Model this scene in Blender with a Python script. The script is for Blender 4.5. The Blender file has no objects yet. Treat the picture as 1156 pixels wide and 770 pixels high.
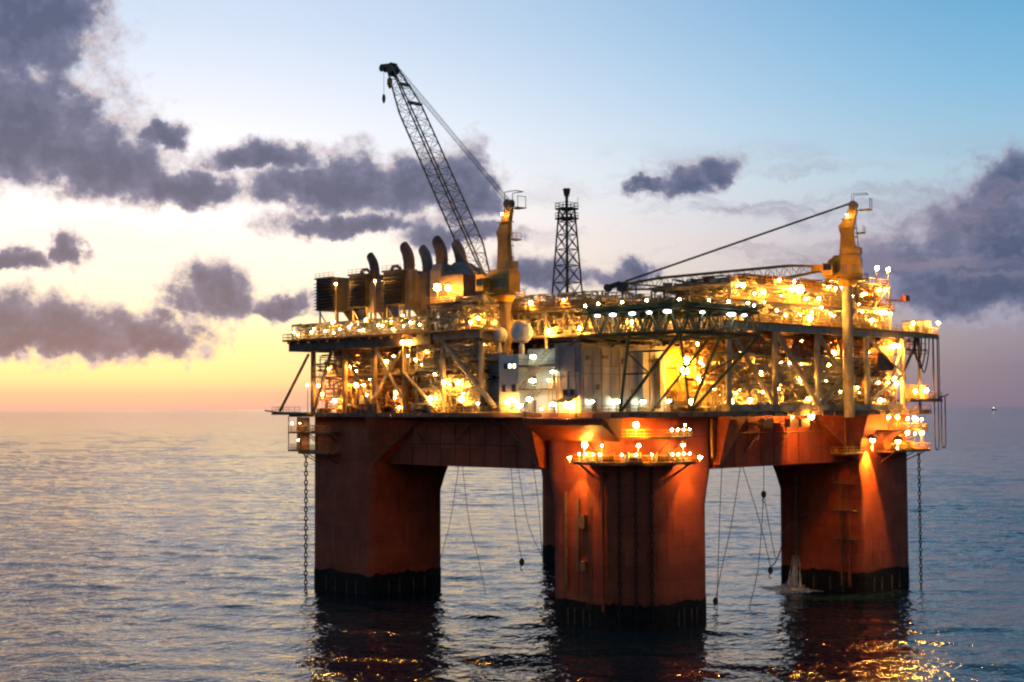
import bpy, math, random
import numpy as np
from mathutils import Vector, Matrix

SC = bpy.context.scene
COL = SC.collection
R = math.radians
S2 = math.sqrt(0.5)

# ------------------------------------------------------------------ camera
# world X runs along one side of the platform, Y along the other; Z is up, sea level 0
CAM = Vector((-185.1, -157.1, 36.0))
cam = bpy.data.objects.new('camera', bpy.data.cameras.new('camera'))
COL.objects.link(cam)
_p, _r = R(2.69), R(0.25)
_f0, _r0, _u0 = Vector((S2, S2, 0)), Vector((S2, -S2, 0)), Vector((0, 0, 1))
_fw = _f0*math.cos(_p) + _u0*math.sin(_p)
_up = _u0*math.cos(_p) - _f0*math.sin(_p)
_ri = _r0*math.cos(_r) - _up*math.sin(_r)
_u2 = _up*math.cos(_r) + _r0*math.sin(_r)
cam.matrix_world = Matrix(((_ri.x, _u2.x, -_fw.x, CAM.x), (_ri.y, _u2.y, -_fw.y, CAM.y), (_ri.z, _u2.z, -_fw.z, CAM.z), (0, 0, 0, 1)))
cam.data.sensor_width = 36.0
cam.data.lens = 36.0*1610/1156
cam.data.clip_start = 1.0
cam.data.clip_end = 200000
SC.camera = cam

SC.view_settings.view_transform = 'Standard'
SC.view_settings.look = 'None'
SC.view_settings.exposure = 0.0
SC.view_settings.gamma = 1.0
SC.cycles.use_denoising = True
SC.cycles.filter_width = 2.2
SC.cycles.max_bounces = 5
SC.cycles.diffuse_bounces = 2
SC.cycles.glossy_bounces = 3
SC.cycles.sample_clamp_indirect = 8.0
SC.cycles.caustics_reflective = False
SC.cycles.caustics_refractive = False
SC.cycles.use_light_tree = True

# ------------------------------------------------------------------ world: dusk sky
SUN_AZ = -17.0      # degrees clockwise from the X=Y diagonal, seen from above
SUN_EL = 2.0
world = bpy.data.worlds.new('World'); SC.world = world; world.use_nodes = True
NT = world.node_tree; NT.nodes.clear()


class NG:
    """tiny helper for building shader node trees"""
    def __init__(s, nt): s.nt = nt
    def n(s, t, **kw):
        nd = s.nt.nodes.new(t)
        for k, v in kw.items(): setattr(nd, k, v)
        return nd
    def put(s, sock, v):
        if isinstance(v, bpy.types.NodeSocket): s.nt.links.new(v, sock)
        elif v is not None: sock.default_value = v
    def m(s, op, a, b=None, c=None, clamp=False):
        nd = s.n('ShaderNodeMath', operation=op, use_clamp=clamp)
        for i, v in enumerate((a, b, c)): s.put(nd.inputs[i], v)
        return nd.outputs[0]
    def v(s, op, a, b=None, c=None, out=0):
        nd = s.n('ShaderNodeVectorMath', operation=op)
        for i, v in enumerate((a, b, c)): s.put(nd.inputs[i], v)
        return nd.outputs[out]
    def ss(s, x, lo, hi, a=0.0, b=1.0):
        nd = s.n('ShaderNodeMapRange', interpolation_type='SMOOTHSTEP')
        for i, v in enumerate((x, lo, hi, a, b)): s.put(nd.inputs[i], v)
        return nd.outputs[0]
    def ramp(s, x, stops, interp='LINEAR'):
        nd = s.n('ShaderNodeValToRGB'); cr = nd.color_ramp; cr.interpolation = interp
        while len(cr.elements) < len(stops): cr.elements.new(0.5)
        for e, (p, c) in zip(cr.elements, stops):
            e.position = p; e.color = (*c, 1) if len(c) == 3 else c
        s.put(nd.inputs[0], x); return nd.outputs[0]
    def mix(s, f, a, b, mode='MIX'):
        nd = s.n('ShaderNodeMix', data_type='RGBA', blend_type=mode)
        s.put(nd.inputs[0], f); s.put(nd.inputs[6], a); s.put(nd.inputs[7], b)
        return nd.outputs[2]
    def noise(s, vec, scale, detail=4, rough=0.55, dist=0.0, out=0):
        nd = s.n('ShaderNodeTexNoise'); s.put(nd.inputs['Vector'], vec)
        nd.inputs['Scale'].default_value = scale; nd.inputs['Detail'].default_value = detail
        nd.inputs['Roughness'].default_value = rough; nd.inputs['Distortion'].default_value = dist
        return nd.outputs[out]


g = NG(NT)
tc = g.n('ShaderNodeTexCoord')
D = g.v('NORMALIZE', tc.outputs['Generated'])
fwd = g.v('DOT_PRODUCT', D, (S2, S2, 0), out=1)
rgt = g.v('DOT_PRODUCT', D, (S2, -S2, 0), out=1)
dz = g.v('DOT_PRODUCT', D, (0, 0, 1), out=1)
AZ = g.m('MULTIPLY', g.m('ARCTAN2', rgt, fwd), 180/math.pi)
EL = g.m('MULTIPLY', g.m('ARCSINE', dz), 180/math.pi)
ELp = g.m('MAXIMUM', EL, 0.0)
en = g.m('POWER', g.m('DIVIDE', ELp, 90.0), 0.5)          # 0 at the horizon, 1 overhead


def E_(deg): return (deg/90.0)**0.5


base = g.ramp(en, [(0, (.215, .19, .275)), (E_(1.5), (.25, .21, .30)), (E_(4), (.37, .33, .43)), (E_(6.5), (.50, .48, .58)),
                   (E_(9), (.42, .62, .76)), (E_(12.5), (.23, .53, .79)), (E_(17), (.105, .39, .69)), (E_(35), (.11, .22, .38)), (1, (.08, .14, .26))])
glow = g.ramp(en, [(0, (.84, .45, .38)), (E_(.6), (.98, .58, .36)), (E_(1.3), (1.25, .90, .38)), (E_(2.6), (1.4, 1.10, .50)), (E_(4.5), (1.38, 1.17, .84)),
                   (E_(7.5), (1.30, 1.17, 1.10)), (E_(11), (1.04, 1.05, 1.14)), (E_(15), (.72, .84, 1.03)), (E_(30), (.26, .42, .62)), (1, (.08, .14, .26))])
daz = g.m('ABSOLUTE', g.m('SUBTRACT', AZ, SUN_AZ))
daz = g.m('MINIMUM', daz, g.m('SUBTRACT', 360.0, daz))
gf = g.ss(daz, 3.0, 41.0, 1.0, 0.0)
gf = g.m('POWER', gf, 1.05)
skyc = g.mix(gf, base, glow)
# the half of the sky away from the sunset is darker
east = g.ss(daz, 45.0, 150.0, 1.0, 0.55)
skyc = g.mix(1.0, skyc, g.n('ShaderNodeCombineColor').outputs[0], 'MULTIPLY') if False else g.v('SCALE', skyc)
skyc.node.inputs[3].default_value = 1.0
NT.links.new(east, skyc.node.inputs[3])

# clouds live on the sphere in degrees of bearing and height
PV = g.n('ShaderNodeCombineXYZ'); g.put(PV.inputs[0], AZ); g.put(PV.inputs[1], EL)
PV = PV.outputs[0]
w1 = g.noise(PV, .35, 5, .6, out=1)
w1 = g.v('SUBTRACT', w1, (.5, .5, .5))
w2 = g.noise(PV, 1.3, 4, .6, out=1)
w2 = g.v('SUBTRACT', w2, (.5, .5, .5))
PW = g.v('MULTIPLY_ADD', w1, (3.4, 2.2, 0), PV)
PW = g.v('MULTIPLY_ADD', w2, (1.0, 0.8, 0), PW)
K = 0.0356


def field(blobs):
    f = None
    for az, el, rx, ry in blobs:
        q = g.v('MULTIPLY_ADD', PW, (1/rx, 1/ry, 0), (-az/rx, -el/ry, 0))
        q = g.v('MINIMUM', q, g.v('MULTIPLY', q, (1, 1.7, 0)))      # flatter undersides
        d = g.v('LENGTH', q, out=1)
        f = d if f is None else g.m('SMOOTH_MIN', f, d, .25)
    return f


def blob(x, y, rx, ry): return ((x-578)*K, (454-y)*K, rx*K*1.20, ry*K*1.30)


dark = [blob(*b) for b in (
    (40, 50, 92, 100), (30, 165, 135, 80), (125, 195, 85, 46), (215, 212, 80, 26), (195, 150, 32, 18), (300, 178, 60, 20),
    (355, 215, 90, 30), (400, 203, 66, 38), (480, 210, 70, 38), (525, 215, 42, 55), (400, 248, 100, 17), (520, 262, 70, 18),
    (80, 376, 125, 40), (40, 385, 115, 30), (180, 378, 70, 30), (243, 332, 46, 38), (30, 303, 50, 15), (88, 287, 18, 24), (325, 340, 45, 17),
    (610, 305, 60, 22), (690, 310, 40, 15), (722, 300, 24, 17), (770, 204, 40, 25), (803, 192, 32, 21), (735, 208, 18, 13),
    (1128, 222, 40, 34), (1098, 258, 66, 40), (1140, 300, 120, 78), (1080, 328, 110, 48), (1015, 295, 70, 28))]
# the same kind of broken cumulus goes on round the rest of the horizon
dark += [(30, 6, 6, 2), (38, 9, 4, 2.6), (-27, 9, 6, 4), (-35, 4, 5, 1.4), (-44, 10, 5, 2.5), (52, 5, 8, 2), (66, 9, 5, 2.5), (-60, 6, 7, 2),
         (-80, 9, 6, 3), (85, 7, 7, 2.4), (105, 9, 8, 3), (-105, 7, 9, 2.4), (130, 7, 7, 2.2), (-130, 9, 6, 3), (155, 8, 9, 2.6), (-160, 7, 8, 2.4)]
F = field(dark)
fb = g.noise(PV, 1.15, 10, .63)
fb2 = g.noise(g.v('ADD', PV, (-.18, .34, 0)), 1.15, 5, .55)
dens = g.m('SUBTRACT', 1.0, F)
dens = g.m('ADD', dens, g.m('MULTIPLY', g.m('SUBTRACT', fb, .5), 1.22))
mask = g.ss(dens, -.14, .40)
mask = g.m('MULTIPLY', mask, .96)
thick = g.ss(dens, .05, .85)
ctone = g.noise(g.v('ADD', PV, (3.1, 7.7, 0)), .8, 5, .6)
thick = g.m('ADD', thick, g.m('MULTIPLY', g.m('SUBTRACT', ctone, .5), .45))
thick = g.m('ADD', thick, g.m('MULTIPLY', g.m('SUBTRACT', fb2, fb), 1.5), clamp=True)
ccol = g.ramp(thick, [(0, (.40, .39, .52)), (.22, (.24, .255, .385)), (.55, (.128, .155, .28)), (1, (.066, .098, .20))])
rim = g.m('MULTIPLY', g.m('MULTIPLY', g.ss(thick, .0, .38, 1.0, 0.0), gf), .34)
ccol = g.mix(rim, ccol, (.98, .78, .66, 1))
skyc = g.mix(mask, skyc, ccol)
# thin high veils of pinkish grey low down
veil = g.noise(g.v('MULTIPLY', PW, (.10, .55, 0)), 1.0, 5, .6)
veil = g.m('MULTIPLY', g.ss(veil, .46, .66), g.m('MULTIPLY', g.ss(ELp, 3.0, 6.0), g.ss(ELp, 8.0, 11.0, 1.0, 0.0)))
veil = g.m('MULTIPLY', veil, g.ss(daz, 14.0, 26.0, 0.15, .75))
skyc = g.mix(veil, skyc, (.30, .26, .37, 1))

nish = g.n('ShaderNodeTexSky', sky_type='NISHITA')
nish.sun_disc = False
nish.sun_elevation = R(SUN_EL)
nish.sun_rotation = R(45 + SUN_AZ)      # bearing of the sun from +Y, clockwise
nish.altitude = 30
bg1 = g.n('ShaderNodeBackground'); g.put(bg1.inputs[0], skyc); bg1.inputs[1].default_value = 0.92
bg2 = g.n('ShaderNodeBackground'); g.put(bg2.inputs[0], nish.outputs[0]); bg2.inputs[1].default_value = 0.006
ad = g.n('ShaderNodeAddShader'); NT.links.new(bg1.outputs[0], ad.inputs[0]); NT.links.new(bg2.outputs[0], ad.inputs[1])
wo = g.n('ShaderNodeOutputWorld'); NT.links.new(ad.outputs[0], wo.inputs[0])

# ------------------------------------------------------------------ sun: almost set, behind cloud
sun = bpy.data.objects.new('sun', bpy.data.lights.new('sun', 'SUN'))
COL.objects.link(sun)
sun.data.energy = 0.06; sun.data.angle = R(60); sun.data.color = (1.0, .62, .34)
_b = R(45 + SUN_AZ)                       # bearing from +Y towards +X
_sd = Vector((math.sin(_b)*math.cos(R(SUN_EL)), math.cos(_b)*math.cos(R(SUN_EL)), math.sin(R(SUN_EL))))
sun.rotation_euler = _sd.to_track_quat('Z', 'Y').to_euler()

# ------------------------------------------------------------------ materials
MATS = {}


def newmat(name):
    m = bpy.data.materials.new(name); m.use_nodes = True; m.node_tree.nodes.clear(); MATS[name] = m
    return m, NG(m.node_tree)


def finish(m, gg, bsdf):
    o = gg.n('ShaderNodeOutputMaterial'); gg.nt.links.new(bsdf.outputs[0], o.inputs[0])


def painted(name, col, col2=None, rough=.55, metal=0.0, scale=.5, streak=0.35, dirt=(.035, .022, .014), bump=.02, spec=.4, plates=False):
    """weathered paint: tone noise, vertical rust streaks, grime, a little relief"""
    m, gg = newmat(name)
    pos = gg.n('ShaderNodeNewGeometry').outputs['Position']
    n1 = gg.noise(pos, scale, 5, .6)
    col2 = col2 or tuple(c*.68 for c in col)
    c = gg.mix(gg.ss(n1, .35, .68), (*col, 1), (*col2, 1))
    st = gg.noise(gg.v('MULTIPLY', pos, (1.1, 1.1, .07)), 1.0, 5, .65)
    c = gg.mix(gg.m('MULTIPLY', gg.ss(st, .54, .72), streak), c, (*dirt, 1))
    sp = gg.noise(pos, scale*5, 4, .65)
    c = gg.mix(gg.m('MULTIPLY', gg.ss(sp, .60, .72), streak*.8), c, (*dirt, 1))
    if plates:      # welded plating: faint tone steps from plate to plate and thin darker seams
        sx = gg.n('ShaderNodeSeparateXYZ'); gg.put(sx.inputs[0], pos)
        cx = gg.n('ShaderNodeCombineXYZ'); gg.put(cx.inputs[0], gg.m('SUBTRACT', sx.outputs[0], sx.outputs[1])); gg.put(cx.inputs[1], sx.outputs[2])
        bk = gg.n('ShaderNodeTexBrick'); gg.put(bk.inputs['Vector'], cx.outputs[0])
        bk.inputs['Color1'].default_value = (.80, .80, .80, 1); bk.inputs['Color2'].default_value = (1.12, 1.1, 1.08, 1); bk.inputs['Mortar'].default_value = (.55, .52, .5, 1)
        bk.inputs['Scale'].default_value = 1.0; bk.inputs['Brick Width'].default_value = 5.2; bk.inputs['Row Height'].default_value = 2.6; bk.inputs['Mortar Size'].default_value = .05; bk.inputs['Mortar Smooth'].default_value = .6
        c = gg.mix(.85, c, bk.outputs['Color'], 'MULTIPLY')
        ps = gg.noise(gg.v('MULTIPLY', pos, (.35, .35, .12)), 1.0, 6, .7)
        c = gg.mix(gg.m('MULTIPLY', gg.ss(ps, .56, .70), .45), c, (.50, .16, .075, 1))
    b = gg.n('ShaderNodeBsdfPrincipled'); gg.put(b.inputs['Base Color'], c)
    gg.put(b.inputs['Roughness'], gg.m('ADD', rough-.1, gg.m('MULTIPLY', n1, .22)))
    b.inputs['Metallic'].default_value = metal; b.inputs['Specular IOR Level'].default_value = spec
    if bump:
        bp = gg.n('ShaderNodeBump'); bp.inputs['Strength'].default_value = .5; bp.inputs['Distance'].default_value = bump
        gg.put(bp.inputs['Height'], sp); gg.put(b.inputs['Normal'], bp.outputs[0])
    finish(m, gg, b)
    return m


painted('hull', (.43, .086, .035), (.32, .058, .024), .6, spec=.2, scale=.22, streak=.58, dirt=(.06, .018, .011), bump=.04, plates=True)
painted('growth', (.030, .022, .017), (.014, .012, .010), .85, spec=.1, scale=1.2, streak=.35, dirt=(.07, .05, .035), bump=.15)
painted('steel', (.40, .33, .225), (.27, .21, .14), .6, scale=.5, streak=.45, dirt=(.07, .035, .018))
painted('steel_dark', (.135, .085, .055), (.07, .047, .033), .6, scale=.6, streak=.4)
painted('grate', (.16, .14, .12), (.09, .08, .07), .6, scale=1.5, streak=.3)
painted('white', (.50, .465, .42), (.41, .38, .34), .5, scale=.35, streak=.22, dirt=(.16, .12, .09))
painted('panel_grey', (.28, .262, .25), (.225, .21, .20), .55, scale=.4, streak=.25, dirt=(.1, .08, .07))
painted('duct', (.27, .21, .18), (.18, .145, .125), .5, .3, scale=.5, streak=.35)
painted('duct_dark', (.14, .092, .07), (.085, .06, .048), .5, .2, scale=.6, streak=.3)
painted('louvre', (.05, .042, .038), (.03, .027, .025), .55, scale=1.0, streak=.2)
painted('yellow', (.52, .27, .025), (.40, .19, .018), .45, scale=.6, streak=.32, dirt=(.1, .045, .015))
painted('boom_grey', (.32, .20, .095), (.22, .135, .07), .5, scale=.8, streak=.3)
painted('green', (.085, .12, .055), (.05, .075, .04), .55, scale=.5, streak=.3)
painted('pipe', (.47, .39, .24), (.31, .245, .15), .45, .2, scale=.8, streak=.35, dirt=(.12, .06, .03), bump=0)
painted('rust', (.30, .13, .05), (.19, .08, .035), .6, scale=.9, streak=.3, bump=0)
painted('chain', (.045, .02, .014), (.07, .03, .018), .6, .4, scale=2, streak=.3, bump=0)
painted('rope', (.05, .045, .045), (.03, .03, .03), .8, scale=2, streak=0, bump=0)
painted('radome', (.50, .50, .52), (.44, .44, .46), .45, scale=.4, streak=.08, bump=0)
painted('red_box', (.22, .05, .03), None, .5, scale=.8, streak=.2)
painted('hatch_orange', (.62, .20, .04), None, .4, scale=.8, streak=.15)
painted('deckpaint', (.24, .14, .085), (.16, .095, .06), .7, scale=.5, streak=.3)

m, gg = newmat('glass')
b = gg.n('ShaderNodeBsdfPrincipled'); b.inputs['Base Color'].default_value = (.015, .018, .02, 1); b.inputs['Roughness'].default_value = .08
finish(m, gg, b)


def emit(name, col, s):
    m, gg = newmat(name)
    e = gg.n('ShaderNodeEmission'); e.inputs[0].default_value = (*col, 1); e.inputs[1].default_value = s
    finish(m, gg, e)


emit('lamp_sodium', (1.0, .45, .06), 1000)
emit('lamp_sodium_big', (1.0, .46, .06), 330)
emit('lamp_white', (.93, 1.0, .72), 55)
emit('lamp_bluewhite', (.88, .95, 1.0), 22)
emit('lamp_small', (1.0, .62, .22), 260)
emit('lamp_window', (1.0, .86, .55), 4)

# sea
m, gg = newmat('sea')
geo = gg.n('ShaderNodeNewGeometry'); pos = geo.outputs['Position']
wv = gg.v('MULTIPLY', pos, (1, 1, 1))
h1 = gg.noise(gg.v('MULTIPLY', pos, (.62, .62, 0)), 1.0, 2.0, .5, .4)
h2 = gg.noise(gg.v('MULTIPLY', pos, (.06, .06, 0)), 1.0, 3.5, .55, .3)
h3 = gg.noise(gg.v('MULTIPLY', pos, (.006, .006, 0)), 1.0, 4, .6)
hh = gg.m('ADD', gg.m('MULTIPLY', h1, .54), gg.m('MULTIPLY', h2, 2.6))
bp = gg.n('ShaderNodeBump'); bp.inputs['Strength'].default_value = .50; bp.inputs['Distance'].default_value = 1.0
far = gg.ss(gg.v('LENGTH', pos, out=1), 350.0, 1600.0, 1.0, 2.2)
gg.put(bp.inputs['Height'], gg.m('MULTIPLY', hh, far))
b = gg.n('ShaderNodeBsdfPrincipled')
b.inputs['Base Color'].default_value = (.005, .014, .026, 1)
gg.put(b.inputs['Roughness'], gg.m('ADD', .02, gg.m('MULTIPLY', h3, .05)))
b.inputs['IOR'].default_value = 1.333
gg.put(b.inputs['Normal'], bp.outputs[0])
finish(m, gg, b)

m, gg = newmat('foam')
pos = gg.n('ShaderNodeNewGeometry').outputs['Position']
n1 = gg.noise(gg.v('MULTIPLY', pos, (2, 2, .5)), 1.0, 5, .65)
b = gg.n('ShaderNodeBsdfPrincipled'); b.inputs['Base Color'].default_value = (.78, .74, .70, 1); b.inputs['Roughness'].default_value = .6
t = gg.n('ShaderNodeBsdfTransparent'); mx = gg.n('ShaderNodeMixShader')
gg.put(mx.inputs[0], gg.ss(n1, .30, .62)); gg.nt.links.new(t.outputs[0], mx.inputs[1]); gg.nt.links.new(b.outputs[0], mx.inputs[2])
finish(m, gg, mx)

# ------------------------------------------------------------------ object helpers
WM = {}


def tag(o, label=None, cat=None, group=None, kind=None):
    if label: o['label'] = label
    if cat: o['category'] = cat
    if group: o['group'] = group
    if kind: o['kind'] = kind
    return o


def link(o, mat4, parent=None):
    COL.objects.link(o)
    WM[o.name] = mat4
    if parent is not None:
        o.parent = parent
        o.matrix_parent_inverse = WM[parent.name].inverted()
    o.matrix_basis = mat4
    return o


def thing(name, loc, label, cat, group=None):
    o = bpy.data.objects.new(name, None); o.empty_display_size = 1
    link(o, Matrix.Translation(Vector(loc)))
    return tag(o, label, cat, group)


_unit = {}


def unit(kind, mat, n=8):
    key = (kind, mat, n)
    if key in _unit: return _unit[key]
    me = bpy.data.meshes.new(kind)
    if kind == 'box':
        v = [(x, y, z) for z in (-.5, .5) for y in (-.5, .5) for x in (-.5, .5)]
        f = [(0, 2, 3, 1), (4, 5, 7, 6), (0, 1, 5, 4), (2, 6, 7, 3), (0, 4, 6, 2), (1, 3, 7, 5)]
        me.from_pydata(v, [], f)
    elif kind == 'cyl':
        v = [(math.cos(2*math.pi*i/n), math.sin(2*math.pi*i/n), z) for z in (0, 1) for i in range(n)]
        f = [(i, (i+1) % n, n+(i+1) % n, n+i) for i in range(n)] + [tuple(range(n))[::-1], tuple(range(n, 2*n))]
        me.from_pydata(v, [], f)
        me.polygons.foreach_set('use_smooth', [True]*n + [False]*2)
    me.materials.append(MATS[mat]); me.update()
    _unit[key] = me
    return me


def box(name, c, s, mat, parent=None, rz=0.0):
    o = bpy.data.objects.new(name, unit('box', mat))
    M = Matrix.Translation(Vector(c)) @ Matrix.Rotation(rz, 4, 'Z') @ Matrix.Diagonal((*s, 1))
    return link(o, M, parent)


def bar(name, a, b_, r, mat, parent=None, n=8):
    a, b_ = Vector(a), Vector(b_); d = b_-a
    o = bpy.data.objects.new(name, unit('cyl', mat, n))
    M = Matrix.Translation(a) @ d.to_track_quat('Z', 'Y').to_matrix().to_4x4() @ Matrix.Diagonal((r, r, d.length, 1))
    return link(o, M, parent)


class MB:
    """collects shapes into ONE mesh"""
    def __init__(s): s.v = []; s.f = []; s.sm = []
    def add(s, vs, fs, smooth=False):
        o = len(s.v); s.v += [tuple(p) for p in vs]
        s.f += [tuple(i+o for i in f) for f in fs]; s.sm += [smooth]*len(fs)
        return s
    def box(s, c, sz, rz=0.0):
        cx, cy, cz = c; hx, hy, hz = sz[0]/2, sz[1]/2, sz[2]/2; co, si = math.cos(rz), math.sin(rz)
        v = [(cx+x*co-y*si, cy+x*si+y*co, cz+z) for z in (-hz, hz) for y in (-hy, hy) for x in (-hx, hx)]
        return s.add(v, [(0, 2, 3, 1), (4, 5, 7, 6), (0, 1, 5, 4), (2, 6, 7, 3), (0, 4, 6, 2), (1, 3, 7, 5)])
    def bb(s, x0, x1, y0, y1, z0, z1):
        return s.box(((x0+x1)/2, (y0+y1)/2, (z0+z1)/2), (abs(x1-x0), abs(y1-y0), abs(z1-z0)))
    def tube(s, pts, r, n=6, caps=True):
        pts = [Vector(p) for p in pts]; rs = r if isinstance(r, (list, tuple)) else [r]*len(pts)
        d0 = (pts[1]-pts[0]).normalized()
        ref = Vector((0, 0, 1)) if abs(d0.z) < .9 else Vector((1, 0, 0))
        e1 = d0.cross(ref).normalized(); v = []
        for i, p in enumerate(pts):
            a = pts[max(i-1, 0)]; b_ = pts[min(i+1, len(pts)-1)]; d = (b_-a).normalized()
            e1 = (e1 - d*e1.dot(d)).normalized(); e2 = d.cross(e1)
            v += [p + (e1*math.cos(2*math.pi*k/n) + e2*math.sin(2*math.pi*k/n))*rs[i] for k in range(n)]
        f = [(i*n+k, i*n+(k+1) % n, (i+1)*n+(k+1) % n, (i+1)*n+k) for i in range(len(pts)-1) for k in range(n)]
        s.add(v, f, n > 5)
        if caps:
            o = len(s.v)-len(v)
            s.f += [tuple(o+k for k in range(n))[::-1], tuple(o+(len(pts)-1)*n+k for k in range(n))]; s.sm += [False, False]
        return s
    def prism(s, poly, z0, z1):
        n = len(poly); v = [(x, y, z) for z in (z0, z1) for x, y in poly]
        return s.add(v, [(i, (i+1) % n, n+(i+1) % n, n+i) for i in range(n)] + [tuple(range(n))[::-1], tuple(range(n, 2*n))])
    def loft(s, rings, smooth=False):
        n = len(rings[0]); v = [p for r_ in rings for p in r_]
        f = [(j*n+i, j*n+(i+1) % n, (j+1)*n+(i+1) % n, (j+1)*n+i) for j in range(len(rings)-1) for i in range(n)]
        s.add(v, f, smooth); o = len(s.v)-len(v)
        s.f += [tuple(o+k for k in range(n))[::-1], tuple(o+(len(rings)-1)*n+k for k in range(n))]; s.sm += [False]*2
        return s
    def lathe(s, c, prof, n=16, axis='Z'):
        rings = []
        for r_, h in prof:
            ring = []
            for k in range(n):
                a = 2*math.pi*k/n; x, y = r_*math.cos(a), r_*math.sin(a)
                p = {'Z': (x, y, h), 'X': (h, x, y), 'Y': (y, h, x)}[axis]
                ring.append((c[0]+p[0], c[1]+p[1], c[2]+p[2]))
            rings.append(ring)
        return s.loft(rings, True)
    def build(s, name, mat, parent=None):
        me = bpy.data.meshes.new(name); me.from_pydata(s.v, [], s.f)
        me.polygons.foreach_set('use_smooth', s.sm); me.materials.append(MATS[mat]); me.update()
        return link(bpy.data.objects.new(name, me), Matrix.Identity(4), parent)


def railing(name, pts, parent, mat='yellow', h=1.15, step=1.6, closed=False, r=.045):
    mb = MB(); pts = [Vector(p) for p in pts]
    if closed: pts.append(pts[0])
    for a, b_ in zip(pts, pts[1:]):
        L = (b_-a).length; k = max(1, round(L/step))
        for i in range(k+1):
            p = a.lerp(b_, i/k); mb.tube([p, p+Vector((0, 0, h))], r, 4)
        for z in (h, h*.5): mb.tube([a+Vector((0, 0, z)), b_+Vector((0, 0, z))], r*.9, 4)
        mb.tube([a+Vector((0, 0, .1)), b_+Vector((0, 0, .1))], r*1.4, 4)
    return mb.build(name, mat, parent)


def ladder(name, a, b_, parent, mat='yellow', w=.55, out=(1, 0, 0)):
    mb = MB(); a, b_ = Vector(a), Vector(b_); side = (b_-a).cross(Vector(out)).normalized()*w/2
    for s in (-1, 1): mb.tube([a+side*s, b_+side*s], .05, 4)
    k = int((b_-a).length/.6)
    for i in range(k):
        p = a.lerp(b_, (i+.5)/k); mb.tube([p-side, p+side], .035, 4)
    return mb.build(name, mat, parent)


# ------------------------------------------------------------------ sea: one sheet to the horizon
def build_sea():
    fine = list(np.arange(-75, 200, .85))
    def out(a, sgn, s0, gr):
        r_, d = [], 0
        while d < 90000:
            st = s0+gr*d if d < 2400 else (s0+gr*2400)+.28*(d-2400); d += st; r_.append(a+sgn*d)
        return r_
    ax = np.array(out(-75, -1, .85, .03)[::-1] + fine + out(fine[-1], 1, .85, .0062))
    n = len(ax); X, Y = np.meshgrid(ax, ax, indexing='ij')
    sp = np.gradient(ax); SX, SY = np.meshgrid(sp, sp, indexing='ij')
    rng = np.random.default_rng(11); Z = np.zeros_like(X); dX = np.zeros_like(X); dY = np.zeros_like(X)
    # gusty patches where the ripples are stronger or weaker
    gust = .8+.35*np.sin(X*.021+1.3*np.sin(Y*.013)+.6)*np.sin(Y*.017-1.1*np.sin(X*.011))
    wind = R(20)
    for i in range(76):
        lam = 2.6*(75/2.6)**((i+rng.random())/76); k = 2*math.pi/lam
        th = wind + rng.normal(0, .6 if lam < 15 else .4); ph = rng.random()*6.283
        amp = .0033*lam*(1.0 if lam < 9 else (9/lam)**1.0)*(.6+.8*rng.random())
        kx, ky = k*math.cos(th), k*math.sin(th)
        fadew = np.clip(1.9-np.maximum(abs(kx)*SX, abs(ky)*SY)*.85, 0, 1)
        arg = kx*X+ky*Y+ph
        a_ = amp*fadew*gust
        Z += a_*np.cos(arg); q = a_*.8*np.sin(arg); dX -= q*math.cos(th); dY -= q*math.sin(th)
    co = np.stack([X+dX, Y+dY, Z], -1).reshape(-1, 3).astype(np.float32)
    idx = np.arange(n*n).reshape(n, n)
    q = np.stack([idx[:-1, :-1], idx[1:, :-1], idx[1:, 1:], idx[:-1, 1:]], -1).reshape(-1, 4).astype(np.int32)
    pass
    me = bpy.data.meshes.new('sea')
    me.vertices.add(len(co)); me.vertices.foreach_set('co', co.ravel())
    me.loops.add(q.size); me.loops.foreach_set('vertex_index', q.ravel())
    me.polygons.add(len(q)); me.polygons.foreach_set('loop_start', np.arange(0, q.size, 4, dtype=np.int32))
    me.polygons.foreach_set('use_smooth', np.ones(len(q), dtype=bool))
    me.update(calc_edges=True); me.materials.append(MATS['sea'])
    o = link(bpy.data.objects.new('sea', me), Matrix.Identity(4))
    tag(o, 'dark rippled open sea reflecting the dusk sky', None, None, 'structure')


build_sea()

# ------------------------------------------------------------------ hull
LC = 66.5                  # column spacing
H = thing('semi_submersible_hull', (LC/2, LC/2, 0), 'rust red floating hull with four square columns joined by deep box beams', 'hull')
ZB, ZT, ZD = 25.4, 34.4, 35.2   # beam bottom, beam top, main deck top


def colpoly(cx, cy, s, ch, fx=0.0, fy=0.0, e=0.0):
    """chamfered square; fx, fy push the sides that meet the beams outwards"""
    h = s/2+e; c00, c10, c11, c01 = ch; p = []
    for sx, sy, c, a0 in ((-1, -1, c00, 180), (1, -1, c10, 270), (1, 1, c11, 0), (-1, 1, c01, 90)):
        k = 7 if c > 2 else 4
        for i in range(k): a = R(a0+90*i/(k-1)); p.append((sx*(h-c)+c*math.cos(a), sy*(h-c)+c*math.sin(a)))
    q = []
    for x, y in p:
        if fx*x > 0 and abs(x) > h*.55: x += fx
        if fy*y > 0 and abs(y) > h*.55: y += fy
        q.append((cx+x, cy+y))
    return q


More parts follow.
